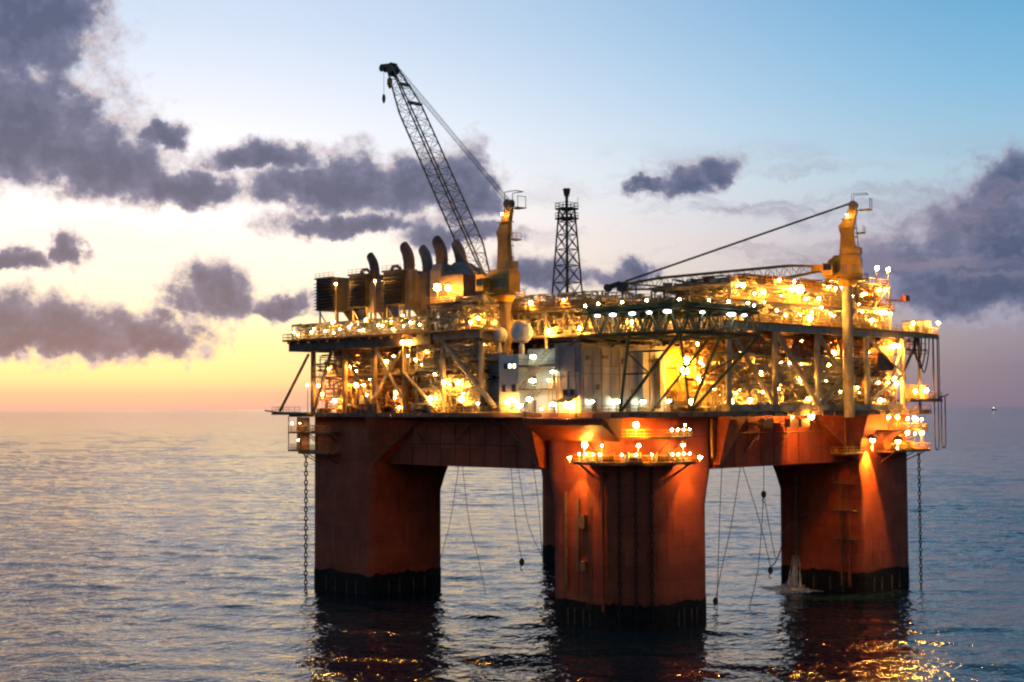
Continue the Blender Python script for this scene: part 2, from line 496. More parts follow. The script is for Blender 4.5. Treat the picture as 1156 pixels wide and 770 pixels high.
CHAMF = {(0, 0): (8.6, 3.6, 3.5, 3.6), (0, 1): (1.4, 3.6, 3.2, 3.4), (1, 0): (1.2, 3.4, 3.2, 3.4), (1, 1): (3.2, 3.2, 5.0, 3.2)}
for (i, j), ch in CHAMF.items():
    cx, cy = i*LC, j*LC; fx, fy = (1.4 if i == 0 else -1.4), (1.4 if j == 0 else -1.4)
    mb = MB(); rings = []
    for z, k in ((-8, 0), (5, 0), (12, 0), (19.5, 0), (22.5, .45), (25.4, 1), (30, 1), (34.38, 1)):
        rings.append([(x, y, z) for x, y in colpoly(cx, cy, 20, ch, fx*k, fy*k)])
    mb.loft(rings, True)
    c = mb.build('column', 'hull', H)
    mb = MB(); rg = random.Random(i*2+j)
    P0 = colpoly(cx, cy, 20, ch, e=.06); P1 = colpoly(cx, cy, 20, ch, e=.14)
    # splash-zone band with an uneven top edge
    def dense(P, z, jit):
        out = []
        for a, b_ in zip(P, P[1:]+P[:1]):
            k = max(1, int(math.dist(a, b_)/.7))
            for t in range(k):
                f = t/k; out.append((a[0]+(b_[0]-a[0])*f, a[1]+(b_[1]-a[1])*f, z))
        return out
    top = dense(P0, 4.0, 0); top = [(x, y, z+rg.uniform(-.22, .22)) for x, y, z in top]
    mid = [(x, y, 2.2+rg.uniform(-.3, .3)) for x, y, z in dense(P1, 2, 0)]
    k = min(len(top), len(mid)); top, mid = dense(P0, 4.0, 0), dense(P0, 2.2, 0)
    top = [(x, y, z+rg.uniform(-.32, .32)+.18*math.sin(.9*x+.7*y+i*2)+.12*math.sin(2.3*(x-y)+j)) for x, y, z in top]
    bot = [(x, y, -7.5) for x, y, z in top]
    mb.loft([bot, mid, top])
    gr = mb.build('growth_band', 'growth', c)
    # pale anode / fender bars hanging in the band
    for a, b_ in zip(P1, P1[1:]+P1[:1]):
        L = math.dist(a, b_)
        if L < 6: continue
        for f in (.2, .38, .62, .8):
            x, y = a[0]+(b_[0]-a[0])*f, a[1]+(b_[1]-a[1])*f
            bar('anode', (x, y, .2), (x, y, 2.9), .13, 'steel_dark', c, 6)

# box beams between the columns
BW = 7.4   # half width seen from the outside faces
def beam(x0, x1, y0, y1, side):
    mb = MB(); mb.bb(x0, x1, y0, y1, ZB, ZT-.04)
    o = mb.build('box_beam', 'hull', H)
    horizontal = (x1-x0) > (y1-y0)
    L0, L1 = (x0, x1) if horizontal else (y0, y1)
    k = 11
    for t in range(1, k):
        p = L0+(L1-L0)*t/k
        for s in (0, 1):
            q = (y0, y1)[s] if horizontal else (x0, x1)[s]; dq = (-.14, .14)[s]
            c_ = (p, q+dq/2, (ZB+ZT)/2) if horizontal else (q+dq/2, p, (ZB+ZT)/2)
            sz = (.16, .14, ZT-ZB-.5) if horizontal else (.14, .16, ZT-ZB-.5)
            box('stiffener', c_, sz, 'hull', o)
    for s in (0, 1):
        q = (y0, y1)[s] if horizontal else (x0, x1)[s]; dq = (-.22, .22)[s]; m_ = (L0+L1)/2
        c_ = (m_, q+dq/2, ZB+3.1) if horizontal else (q+dq/2, m_, ZB+3.1)
        sz = (L1-L0-.3, .22, .18) if horizontal else (.22, L1-L0-.3, .18)
        box('stringer', c_, sz, 'hull', o)
    return o


beam(-7.6, 7.6, 11.45, LC-11.45, 'w'); beam(11.45, LC-11.45, -7.6, 7.6, 's')
beam(LC-7.6, LC+7.6, 11.45, LC-11.45, 'e'); beam(11.45, LC-11.45, LC-7.6, LC+7.6, 'n')

# haunches that spread each beam out to the width of its column
def haunch(flip, at, sgn, swap):
    """wedge on a beam's outer side; sgn +1 grows along the beam from a column at 'at'"""
    a = at+sgn*11.4; far = at+sgn*22.5
    v = [(-7.62, a, ZB+.02), (-7.62, a, ZT-.05), (-7.62, far, ZT-.05),
         (-10.2, a, ZB+.6), (-12.6, a, ZT-.05), (-8.4, far, ZT-.05)]
    if swap: v = [(y, x, z) for x, y, z in v]
    f = [(0, 1, 2), (3, 5, 4), (0, 2, 5, 3), (1, 4, 5, 2), (0, 3, 4, 1)]
    MB().add(v, f).build('haunch', 'hull', H)
    e = [(v[0]), (v[2])]
    o = MB().tube([Vector(v[3])+Vector((0, 0, -.1)), Vector(v[5])+Vector((0, 0, -.1))], .16, 5).build('haunch_edge', 'rust', H)


haunch(0, 0, 1, False); haunch(0, LC, -1, False); haunch(0, 0, 1, True); haunch(0, LC, -1, True)

# main deck plating
mb = MB(); mb.bb(-12.6, 79.4, -12.6, 79.4, ZT, ZD); dk = mb.build('deck_plate', 'deckpaint', H)
for k in range(24):
    p = -11+k*3.9
    box('edge_bracket', (-12.72, p, ZT+.35), (.24, .22, .62), 'steel_dark', dk)
    box('edge_bracket', (p, -12.72, ZT+.35), (.22, .24, .62), 'steel_dark', dk)
# overhanging boat deck beside the near column
v = [(-12.7, 8, 30.6), (-12.7, -9, 30.6), (-17.2, -9, 33.2), (-17.2, 8, 33.2), (-12.7, 11, 34.3), (-12.7, -9.5, 34.3), (-17.4, -9.5, 34.3), (-17.4, 8.5, 34.3)]
MB().add(v, [(0, 3, 2, 1), (4, 5, 6, 7), (0, 1, 5, 4), (1, 2, 6, 5), (2, 3, 7, 6), (3, 0, 4, 7)]).build('deck_sponson', 'hull', H)
railing('railing', [(-17.3, -9.4, 34.32), (-17.3, 8.4, 34.32), (-12.8, 10.8, 34.32)], H, 'rust')

# mooring platforms wrapped round the outer corners
def corner_platform(cx, cy, sx, sy, zs, reach, cut=4.0):
    """two gratings with rails round the column corner that points (sx, sy)"""
    for z, w in zs:
        h = 10.0
        inner = [(h*.97, -reach), (h*.97, 1.6), (h*.68, h*.68), (1.6, h*.97), (-reach, h*.97)]
        o_ = h+w
        outer = [(-reach, o_), (cut+w*.4, o_), (o_, cut+w*.4), (o_, -reach)]
        poly = [(cx+sx*x, cy+sy*y) for x, y in inner+outer]
        if sx*sy < 0: poly = poly[::-1]
        mb = MB(); mb.prism(poly, z-.35, z); pl = mb.build('mooring_platform', 'rust', H)
        railing('railing', [(cx+sx*x, cy+sy*y, z) for x, y in outer], pl, 'yellow', 1.2, 1.3, r=.07)
        for x, y in ((o_-.3, -reach+1), (o_-.3, 1), (o_-.6, cut+w*.2), (cut+w*.2, o_-.6), (1, o_-.3), (-reach+1, o_-.3)):
            x_, y_ = cx+sx*x, cy+sy*y
            k = h*.93/max(abs(x), abs(y))
            bar('strut', (x_, y_, z-.3), (cx+sx*x*k, cy+sy*y*k, z-2.6), .12, 'rust', pl, 6)


corner_platform(0, 0, -1, -1, ((27.1, 3.6), (31.2, 3.0)), .4)
corner_platform(0, LC, -1, 1, ((27.4, 3.0), (31.4, 2.6)), 0.5, 8.0)
corner_platform(LC, 0, 1, -1, ((27.4, 3.8), (31.4, 3.4)), 4.0, 8.5)

# access cage hanging below the deck corner under the stacks
for z in (27.6, 31.2): 
    o = box('cage_floor', (-12.3, 76.4, z), (2.4, 4.2, .2), 'rust', H)
    railing('railing', [(-13.4, 74.4, z+.1), (-13.4, 78.4, z+.1), (-11.2, 78.4, z+.1)], o, 'yellow', 1.2, .7, r=.06)
for x, y in ((-13.4, 74.4), (-13.4, 78.4), (-11.2, 78.4)): bar('cage_post', (x, y, 27.6), (x, y, 34.5), .11, 'rust', H, 6)
box('cage_panel', (-11.1, 76.4, 31.0), (.12, 3.8, 6.6), 'rust', H)

# winches on the near platform
def winch(x, y, z, rz, label):
    w = thing('mooring_winch', (x, y, z), label, 'winch', 'chain winches on the mooring platforms')
    c, s = math.cos(rz), math.sin(rz)
    def L(a, b_, h): return (x+a*c-b_*s, y+a*s+b_*c, z+h)
    box('base_frame', L(0, 0, .15), (2.4, 1.5, .3), 'steel_dark', w, rz)
    bar('drum', L(-.9, 0, .95), L(.9, 0, .95), .6, 'rust', w, 12)
    for t in (-1, 1): bar('flange', L(t*.9, 0, .95), L(t*1.02, 0, .95), .82, 'yellow', w, 12)
    box('gearbox', L(1.35, 0, .8), (.6, .9, 1.1), 'steel', w, rz)


for x, y, rz in ((-11.6, -5.4, 2.3), (-9.6, -9.2, 2.36), (-5.4, -11.6, 2.4), (-11.8, -2.2, 1.57), (-2.2, -11.8, 0)):
    winch(x, y, 27.1, rz, 'rusty chain winch on the mooring platform below the helideck')
for x, y, rz in ((70, -12, 0), (64.5, -11.9, 0), (75.5, -9.6, .8)):
    winch(x, y, 27.4, rz, 'rusty chain winch on the mooring platform below the lowered crane')

# risers, ladders and caissons on the columns
def caisson(a, b_, r, mat, n=10): return bar('caisson', a, b_, r, mat, H, n)


caisson((-10.35, -3.0, 3), (-10.35, -3.0, 27), .26, 'hull'); caisson((-10.3, 5.2, 6), (-10.3, 5.2, 22), .3, 'rust')
caisson((-10.4, 2.4, 9), (-10.4, 2.4, 21), .30, 'rust')
box('ladder_box', (-10.5, 1.2, 17.3), (.9, 1.3, 2.2), 'rust', H); box('ladder_box', (-10.4, 1.2, 10.0), (.7, 1.2, 1.6), 'rust', H)
ladder('ladder', (-10.3, .1, 3), (-10.3, .1, 27), H, 'rust', .7, (1, 0, 0))
xr, yr = LC-10, -10
caisson((xr-.45, yr+2.4, 1.5), (xr-.45, yr+2.4, 34), .35, 'hull'); caisson((xr-.4, yr+4.2, 1.5), (xr-.4, yr+4.2, 33), .22, 'rust')
caisson((xr-.55, yr+14.4, 4), (xr-.55, yr+14.4, 24), .32, 'rust'); caisson((xr-.5, yr+12.6, 4), (xr-.5, yr+12.6, 24), .2, 'hull')
for z in (10.5, 16.0, 21.2):
    o = box('ladder_landing', (xr-.7, yr+3.2, z), (1.2, 4.6, .18), 'rust', H)
    railing('railing', [(xr-1.25, yr+1, z+.1), (xr-1.25, yr+5.4, z+.1)], o, 'rust', 1.0, 1.4)
ladder('ladder', (xr-.35, yr+3.3, 2), (xr-.35, yr+3.3, 30), H, 'rust', .6, (1, 0, 0))
# access landing in the angle of the beam and the column by the lowered boom
o = box('access_landing', (53.0, -9.3, 27.0), (7.0, 3.2, .25), 'rust', H)
railing('railing', [(49.6, -7.9, 27.15), (49.6, -10.8, 27.15), (56.3, -10.8, 27.15)], o, 'yellow', 1.2, 1.2, r=.07)
for x in (50.2, 52.7, 55.4): bar('hanger', (x, -10.7, 27), (x, -10.7, 34.3), .09, 'rust', H, 6)
caisson((9.4, -10.2, 27.5), (9.4, -10.2, 34), .25, 'yellow')
# pipes strapped along the two visible beams
for (a, b_, r_) in (((-7.95, 14, 33.2), (-7.95, 54, 33.2), .22), ((-7.95, 14, 29.6), (-7.95, 54, 29.6), .14), ((14, -7.95, 33.0), (53, -7.95, 33.0), .25), ((14, -7.9, 31.4), (53, -7.9, 31.4), .15),
                    ((22, -7.9, 28.2), (26, -7.9, 31.2), .16), ((31, -7.9, 28.2), (36, -7.9, 31.4), .16), ((-8, 44, 29.5), (-8, 47.5, 33.8), .18), ((-8, 30, 33.6), (-8, 35, 29.8), .14)):
    bar('beam_pipe', a, b_, r_, 'rust', H, 6)
# hang-off baskets under the deck edge
for x in (22.5, 30.5, 34.0): box('hang_off_basket', (x, -12.0, 33.1), (2.6, 1.2, 1.5), 'rust', H)

# ------------------------------------------------------------------ chains, ropes, hoses
def chain(pts, label, pitch=.9, r=.13):
    mb = MB(); pts = [Vector(p) for p in pts]; k = 0
    for a, b_ in zip(pts, pts[1:]):
        L = (b_-a).length; n = int(L/pitch); d = (b_-a).normalized()
        e = d.cross(Vector((S2, -S2, .1))).normalized(); e2 = d.cross(e)
        for i in range(n):
            c = a + d*((i+.5)*pitch); s = e if k % 2 else e2; k += 1
            ring = [c + d*math.cos(t)*pitch*.62 + s*math.sin(t)*pitch*.33 for t in [j*math.pi/4 for j in range(9)]]
            mb.tube(ring, r, 5, False)
    return tag(mb.build('mooring_chain', 'chain'), label, 'chain')


chain([(-12.4, 73.9, 27.2), (-12.4, 73.9, -1)], 'black stud link chain hanging free from the corner platform under the exhaust stacks')
chain([(75.2, -12.0, 27), (75.2, -12.0, -1)], 'black stud link chain hanging free from the corner platform under the lowered crane boom', .8, .11)
for k, (x, y) in enumerate(((-8.95, -5.2), (-7.5, -7.5), (-5.2, -8.95))):
    chain([(x-.45, y-.45, 27), (x-.3, y-.3, -1)], ('black mooring chain down the chamfered column corner',)[0], .8, .10)['group'] = 'chains on the chamfered column corner'


def rope(pts, label, r=.06, name='hanging_rope', group=None):
    P = [Vector(p) for p in pts]; out = []
    for i in range(len(P)-1):
        p0, p1, p2, p3 = P[max(i-1, 0)], P[i], P[i+1], P[min(i+2, len(P)-1)]
        for t in np.linspace(0, 1, 8, endpoint=False):
            out.append(.5*((2*p1)+(p2-p0)*t+(2*p0-5*p1+4*p2-p3)*t*t+(3*p1-p0-3*p2+p3)*t**3))
    out.append(P[-1])
    return tag(MB().tube(out, r, 5).build(name, 'rope'), label, 'rope' if name == 'hanging_rope' else 'hose', group)


GR = 'ropes hanging under the beam below the lowered crane boom'
rl = 'dark rope under the beam next to the water discharge'
for pl in ([(20.5, -4, 25.5), (19.5, -4, 14.1), (18.5, -4, -1.3)], [(26.1, -4, 25.5), (23.2, -4, 15.4), (20.2, -4, 7.8), (18.2, -4, 2.2)],
           [(26.6, -4, 25.5), (31.8, -4, 14.9), (35, -4, 6.6)], [(33.2, -4, 25.5), (33.0, -4, 19.7), (31.1, -4, 6.9), (27.9, -4, -.7)],
           [(33.2, -4, 19.8), (35.3, -4, 12), (36.5, -4, 8.2)]):
    rope(pl, rl, .07, group=GR)
rope([(34.9, -4, 6.6), (36.6, -4.0, 7.4), (38.5, -4, 10.0), (40.0, -3.6, 13.0), (55.4, -2, 15.5)][:4] + [(56.2, 2, 14.5)], 'sagging hose looped from the discharge column to a hanging hook', .12, 'slack_hose')
GL = 'ropes hanging under the beam below the living quarters'
for pl in ([(-4, 38.1, 25.5), (-4, 40.6, 14.7), (-4, 43.8, 6.2), (-4, 45.5, -.6)], [(-4, 37.2, 25.5), (-4, 35.3, 14.9), (-4, 33, 8.6), (-4, 31, 2)],
           [(-4, 24.4, 25.5), (-4, 23.3, 15.6), (-4, 21.8, 9.1)], [(-4, 22.6, 25.5), (-4, 20.2, 15.7), (-4, 16.8, 10.1)],
           [(-4, 18.8, 25.5), (-4, 17.6, 19), (-4, 16.8, 10.1)]):
    rope(pl, 'thin dark rope under the beam below the raised crane', .055, group=GL)


def hook(x, y, z, label):
    t = thing('hook_block', (x, y, z), label, 'hook block')
    MB().lathe((x, y, z), [(.08, .5), (.42, .2), (.5, -.3), (.3, -.75), (.06, -.9)], 8).build('block', 'steel_dark', t)
    MB().tube([(x, y, z-.8), (x, y+.35, z-1.3), (x, y+.1, z-1.75), (x, y-.3, z-1.5)], .1, 5).build('hook', 'steel_dark', t)


hook(-4, 21.8, 8.9, 'small dark weight on the end of a rope under the living quarters side beam')
hook(33.1, -4, 20.2, 'dark shackle block part way down the rope beside the discharge column')
hook(34.9, -4, 6.2, 'dark hook block at the low end of the sagging hose')
hook(18.2, -4, 2.2, 'dark float at the end of the slanting rope under the beam')

# water falling from the column with its splash
W = thing('water_discharge', (55.2, 4.3, 0), 'white stream of water falling down the red column into a splash', 'water jet')
rg = random.Random(5)
mb = MB()
for k in range(9):
    pts = []; x, y = 55.3+rg.uniform(-.25, .25), 4.2+rg.uniform(-.7, .7)
    for t in range(9):
        f = t/8; pts.append((x-.9*f*f+rg.uniform(-.06, .06), y+(y-4.2)*f*1.1+rg.uniform(-.08, .08), 6.5*(1-f)+.1))
    mb.tube(pts, [.02+.30*(t/8)**1.6+rg.uniform(0, .04) for t in range(9)], 6)
mb.build('falling_water', 'foam', W)
mb = MB(); rings = []
for rr, z in ((.4, 1.1), (1.1, .8), (1.8, .5), (2.8, .35), (4.4, .2), (6.0, .05)):
    rings.append([(54.0+rr*(1+.25*rg.uniform(-1, 1))*math.cos(a), 4.4+rr*(1+.25*rg.uniform(-1, 1))*math.sin(a), z+rg.uniform(-.15, .15)) for a in [2*math.pi*q/22 for q in range(22)]])
mb.loft(rings[::-1], True); mb.build('splash', 'foam', W)
mb = MB()
for k in range(90):
    a, d = rg.uniform(0, 6.28), rg.uniform(.3, 3.2); z = rg.uniform(.3, 2.0)*(1-d/4.5)
    mb.box((54.2+d*math.cos(a), 4.3+d*math.sin(a), z), (rg.uniform(.08, .25),)*3, rg.uniform(0, 3))
tag(mb.build('spray', 'foam', W), kind='stuff')

# ------------------------------------------------------------------ building blocks for the topsides
def pipework(name, bx, n, seed, parent, mat='pipe', r=(.06, .22), runs=(3, 5), lean=None):
    """bundles of small pipes with bends, valves and brackets inside a box"""
    rg = random.Random(seed); mb = MB(); x0, x1, y0, y1, z0, z1 = bx
    for i in range(int(n*1.7)):
        p = Vector((rg.uniform(x0, x1), rg.uniform(y0, y1), rg.uniform(z0, z1))); rad = rg.uniform(*r)
        pts = [p]; last = -1
        for k in range(rg.randint(*runs)):
            axs = [a for a in (0, 1, 2) if a != last]; a = rg.choice(axs); last = a
            q = pts[-1].copy(); lo, hi = ((x0, x1), (y0, y1), (z0, z1))[a]
            reach = 3.4 if a == 2 else 6.5
            q[a] = min(hi, max(lo, q[a]+rg.choice((-1, 1))*rg.uniform(.9, reach)))
            if (q-pts[-1]).length > .8: pts.append(q)
        if len(pts) > 1:
            mb2 = []
            for a, b_ in zip(pts, pts[1:]): mb.tube([a, b_], rad, 6, True)
            if rg.random() < .6:
                v_ = pts[rg.randrange(len(pts))]; mb.box(v_, (rad*3.2,)*3)
            if rg.random() < .35:
                mb.lathe(tuple(pts[0]), [(rad*2.2, -.08), (rad*2.2, .08)], 8, 'Z')
    o = mb.build(name, mat, parent); o['kind'] = 'stuff'
    return o


def boxes(name, bx, n, seed, parent, mat, s=(.4, 1.4)):
    rg = random.Random(seed); mb = MB(); x0, x1, y0, y1, z0, z1 = bx
    for i in range(n):
        sx, sy, sz = (rg.uniform(*s) for _ in range(3))
        mb.box((rg.uniform(x0, x1), rg.uniform(y0, y1), z0+sz/2), (sx, sy, sz))
    o = mb.build(name, mat, parent); o['kind'] = 'stuff'
    return o


def h_vessel(x, y, z, L, r, axis, label, group, mat='pipe'):
    t = thing('pressure_vessel', (x, y, z), label, 'vessel', group)
    zc = z+r+.6; h = L/2
    prof = [(.05, -h-r*.5), (r*.55, -h-r*.42), (r*.88, -h-r*.2), (r, -h), (r, h), (r*.88, h+r*.2), (r*.55, h+r*.42), (.05, h+r*.5)]
    MB().lathe((x, y, zc), prof, 16, axis).build('shell', mat, t)
    for s in (-.6, .6):
        d = (s*h, 0) if axis == 'X' else (0, s*h)
        box('saddle', (x+d[0], y+d[1], z+.4+r*.2), (.4, r*1.7, .8+r*.4) if axis == 'X' else (r*1.7, .4, .8+r*.4), 'steel_dark', t)
    for s in (-.4, .1, .5):
        d = (s*h, 0) if axis == 'X' else (0, s*h)
        bar('nozzle', (x+d[0], y+d[1], zc+r*.9), (x+d[0], y+d[1], zc+r+.7), .18, mat, t, 8)
    return t


def v_vessel(x, y, z, hgt, r, label, group, mat='pipe'):
    t = thing('vertical_vessel', (x, y, z), label, 'vessel', group)
    MB().lathe((x, y, z), [(r*1.02, 0), (r*1.02, .8), (r, .81), (r, hgt-r*.5), (r*.88, hgt-r*.28), (r*.55, hgt-.08*r), (.05, hgt)], 14).build('shell', mat, t)
    for zz in (hgt*.45, hgt*.8):
        MB().lathe((x, y, z+zz), [(r+.02, -.08), (r+.75, -.08), (r+.75, .04), (r+.02, .04)], 12).build('platform', 'grate', t)
    bar('nozzle', (x, y, z+hgt-.1), (x, y, z+hgt+.9), .2, mat, t, 8)
    bar('downcomer', (x-r-.3, y-.3, z), (x-r-.3, y-.3, z+hgt*.9), .14, mat, t, 6)
    return t


def skid(x, y, z, label, group, seed, rz=0.0):
    t = thing('pump_skid', (x, y, z), label, 'pump skid', group); rg = random.Random(seed)
    c, s = math.cos(rz), math.sin(rz)
    def L(a, b_, h): return (x+a*c-b_*s, y+a*s+b_*c, z+h)
    box('base_frame', L(0, 0, .18), (3.4, 1.8, .36), 'steel_dark', t, rz)
    bar('motor', L(-1.4, 0, .95), L(0, 0, .95), .5, rg.choice(('pipe', 'steel', 'rust')), t, 12)
    MB().lathe(L(.75, 0, .95), [(.2, -.35), (.62, -.3), (.7, 0), (.62, .3), (.2, .35)], 12, 'X').build('pump_casing', 'rust', t)
    bar('discharge_pipe', L(.75, 0, 1.4), L(.75, 0, 2.9), .16, 'pipe', t, 8)
    box('control_box', L(1.4, .5, 1.1), (.5, .5, 1.4), 'white', t, rz)
    return t


def cabinet(x, y, z, sx, sy, sz, label, group, mat='white'):
    t = thing('equipment_cabinet', (x, y, z), label, 'cabinet', group)
    box('body', (x, y, z+sz/2), (sx, sy, sz), mat, t)
    box('door', (x-sx/2-.04, y, z+sz*.45), (.08, sy*.5, sz*.75), 'panel_grey', t)
    box('door', (x, y-sy/2-.04, z+sz*.45), (sx*.5, .08, sz*.75), 'panel_grey', t)
    box('roof', (x, y, z+sz+.06), (sx+.3, sy+.3, .12), 'steel_dark', t)
    return t


def frame(parent, xs, ys, z0, z1, r=.32, mat='steel', girder=True, gs=.55, skip=()):
    """posts on a grid and girders along the top"""
    for x in xs:
        for y in ys:
            if (x, y) in skip: continue
            bar('post', (x, y, z0), (x, y, z1-gs), r, mat, parent, 10)
    if girder:
        for y in ys:
            for a, b_ in zip(xs, xs[1:]): box('girder', ((a+b_)/2, y, z1-gs/2), (b_-a-.02, .34, gs), mat, parent)
        for x in xs:
            for a, b_ in zip(ys, ys[1:]): box('girder', (x, (a+b_)/2, z1-gs/2-.02), (.32, b_-a-.36, gs-.05), mat, parent)


def plate(name, x0, x1, y0, y1, z, parent, mat='grate', t=.16):
    return box(name, ((x0+x1)/2, (y0+y1)/2, z-t/2), (x1-x0, y1-y0, t), mat, parent)


def xtruss(parent, a, b_, z0, z1, bays, mat, r=.13, rc=.2):
    """vertical truss between two plan points: chords, posts, zigzag braces, one part each"""
    a, b_ = Vector((*a, 0)), Vector((*b_, 0))
    for z in (z0, z1): bar('chord', a+Vector((0, 0, z)), b_+Vector((0, 0, z)), rc, mat, parent, 6)
    for i in range(bays):
        p, q = a.lerp(b_, i/bays), a.lerp(b_, (i+1)/bays); m_ = (p+q)/2
        bar('brace', p+Vector((0, 0, z0)), m_+Vector((0, 0, z1)), r, mat, parent, 6)
        bar('brace', m_+Vector((0, 0, z1)), q+Vector((0, 0, z0)), r, mat, parent, 6)


# ------------------------------------------------------------------ power module (left-hand side, under the stacks)
PM = thing('power_module', (4, 55, ZD), 'open steel deck module with exhaust stacks on top and a dark edge girder', 'deck module')
Z2 = 49.8
ys = [24, 34, 44.7, 53.5, 62.5, 72.6]
for y in ys:
    for x in (-11.6, 2, 16):
        r_ = .52 if x < 0 else .4
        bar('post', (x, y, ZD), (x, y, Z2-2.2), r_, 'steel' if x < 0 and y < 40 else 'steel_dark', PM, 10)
# deep dark edge girders
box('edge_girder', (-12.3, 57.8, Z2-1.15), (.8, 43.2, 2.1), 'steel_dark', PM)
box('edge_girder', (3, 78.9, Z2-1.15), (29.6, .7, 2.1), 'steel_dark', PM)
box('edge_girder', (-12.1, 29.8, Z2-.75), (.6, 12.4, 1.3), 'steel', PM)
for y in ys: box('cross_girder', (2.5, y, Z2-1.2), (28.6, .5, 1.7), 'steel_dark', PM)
plate('deck', -13.6, 20, 23, 80.4, Z2, PM, 'deckpaint', .2)
for k in range(14): box('kick_bracket', (-13.2, 37+k*3.2, Z2-.45), (.8, .2, .5), 'steel_dark', PM)
railing('railing', [(-13.5, 37, Z2), (-13.5, 80.3, Z2), (18, 80.3, Z2)], PM, 'yellow', 1.3, 1.5, r=.07)
# mezzanine
for (x0, x1, y0, y1, z) in ((-11, 16, 44, 73, 42.4), (-10.5, 14, 24, 43, 42.9)):
    p = plate('mezzanine', x0, x1, y0, y1, z, PM, 'grate', .18)
    railing('railing', [(x0, y0, z), (x0, y1, z)], PM, 'yellow', 1.1, 1.5, r=.055)
    for y in np.arange(y0+1, y1, 5): box('joist', ((x0+x1)/2, y, z-.38), (x1-x0-.2, .22, .4), 'steel_dark', PM)
# diagonals
for a, b_, r_, mt in (((-11.7, 34.6, 48.6), (-11.9, 20.4, 36.2), .50, 'steel'), ((-11.8, 66.5, 47.4), (-11.8, 71.8, 36.0), .34, 'steel_dark'), ((-11.8, 53, 47.4), (-11.8, 45.4, 38.2), .34, 'steel'),
                      ((-11.8, 53.6, 38.0), (-11.8, 45.4, 46.8), .34, 'steel'), ((-11.8, 45, 43), (-11.8, 36, 36), .3, 'steel'), ((-11.8, 62, 47), (-11.8, 55, 37), .3, 'steel_dark'),
                      ((-12.2, 83.0, 35.6), (-12.2, 73.4, 46.9), .28, 'steel_dark')):
    bar('brace', a, b_, r_, mt, PM, 10)
# tail platform beyond the corner post
plate('tail_platform', -13.6, -6, 72, 84, ZD+.1, PM, 'steel_dark', .5)
railing('railing', [(-13.5, 79, ZD+.1), (-13.5, 83.9, ZD+.1), (-6.5, 83.9, ZD+.1)], PM, 'rust', 1.1, 1.4)
bar('davit_arm', (-13.0, 82, ZD+.1), (-13.6, 86.2, ZD+.5), .16, 'steel_dark', PM, 6)
# blowdown rows of small pipes
pipework('pipework', (-11, -3, 24, 43, 36, 42), 142, 1, PM, 'pipe'); pipework('pipework', (-11, -2, 44, 72, 36, 42), 180, 2, PM, 'rust')
pipework('pipework', (-11, -2, 44, 72, 43, 47), 135, 3, PM, 'steel_dark', (.06, .16)); pipework('pipework', (-11.6, -4, 24, 42, 43, 48.5), 165, 4, PM, 'pipe', (.05, .18))
pipework('pipework', (-2, 12, 24, 74, 36, 47), 165, 5, PM, 'steel_dark', (.1, .3)); pipework('pipework', (-12.2, -9, 38, 79, Z2+.2, Z2+3.2), 195, 6, PM, 'pipe', (.05, .13))
pipework('pipework', (-11, -4, 24, 38, Z2+.2, Z2+6), 105, 7, PM, 'pipe', (.06, .18))
boxes('fittings', (-12, -6, 36, 79, Z2, Z2), 60, 8, PM, 'steel'); boxes('fittings', (-11.5, -4, 25, 72, ZD, ZD), 55, 9, PM, 'steel_dark', (.5, 1.8))
boxes('fittings', (-10.5, -3, 25, 72, 42.5, 42.5), 40, 10, PM, 'pipe', (.4, 1.4))
# cable tray ladders seen against the sky
mb = MB()
for z in np.arange(40.5, 47.2, .75):
    for y0, y1 in ((67.5, 71.8), (55.5, 61)): mb.box((-10.8, (y0+y1)/2, z), (.12, y1-y0, .12))
tag(mb.build('cable_tray', 'rust', PM), kind='stuff')
for k, (y, h) in enumerate(((64.8, 5.5), (58, 4.4), (48.5, 5.0), (39.5, 4.6), (28.5, 5.2))):
    box('equipment_house', (-7.6, y, ZD+h/2), (4.5, 4.6, h), ('steel_dark', 'steel', 'steel_dark', 'steel', 'pipe')[k], PM)
# back wall of tanks so that the module is not see-through at the bottom
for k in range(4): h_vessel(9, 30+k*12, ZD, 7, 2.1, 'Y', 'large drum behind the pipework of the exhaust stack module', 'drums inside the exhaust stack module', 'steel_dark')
for k, (x, y, hh, rr) in enumerate(((-8, 33, 6.4, 1.0), (-8.5, 27, 5.6, 1.2), (-7.5, 51.5, 5.8, 1.1), (-7, 69, 5.4, .9))):
    v_vessel(x, y, ZD, hh, rr, 'upright vessel on the main deck under the exhaust stack module', 'upright vessels under the exhaust stacks')
for k, y in enumerate((26, 31.5, 37, 42, 55, 61)): skid(-10.2, y, 35.2 if k < 9 else 42.4, 'pump set on the main deck edge under the exhaust stacks', 'pump sets under the exhaust stacks', k, 1.57)

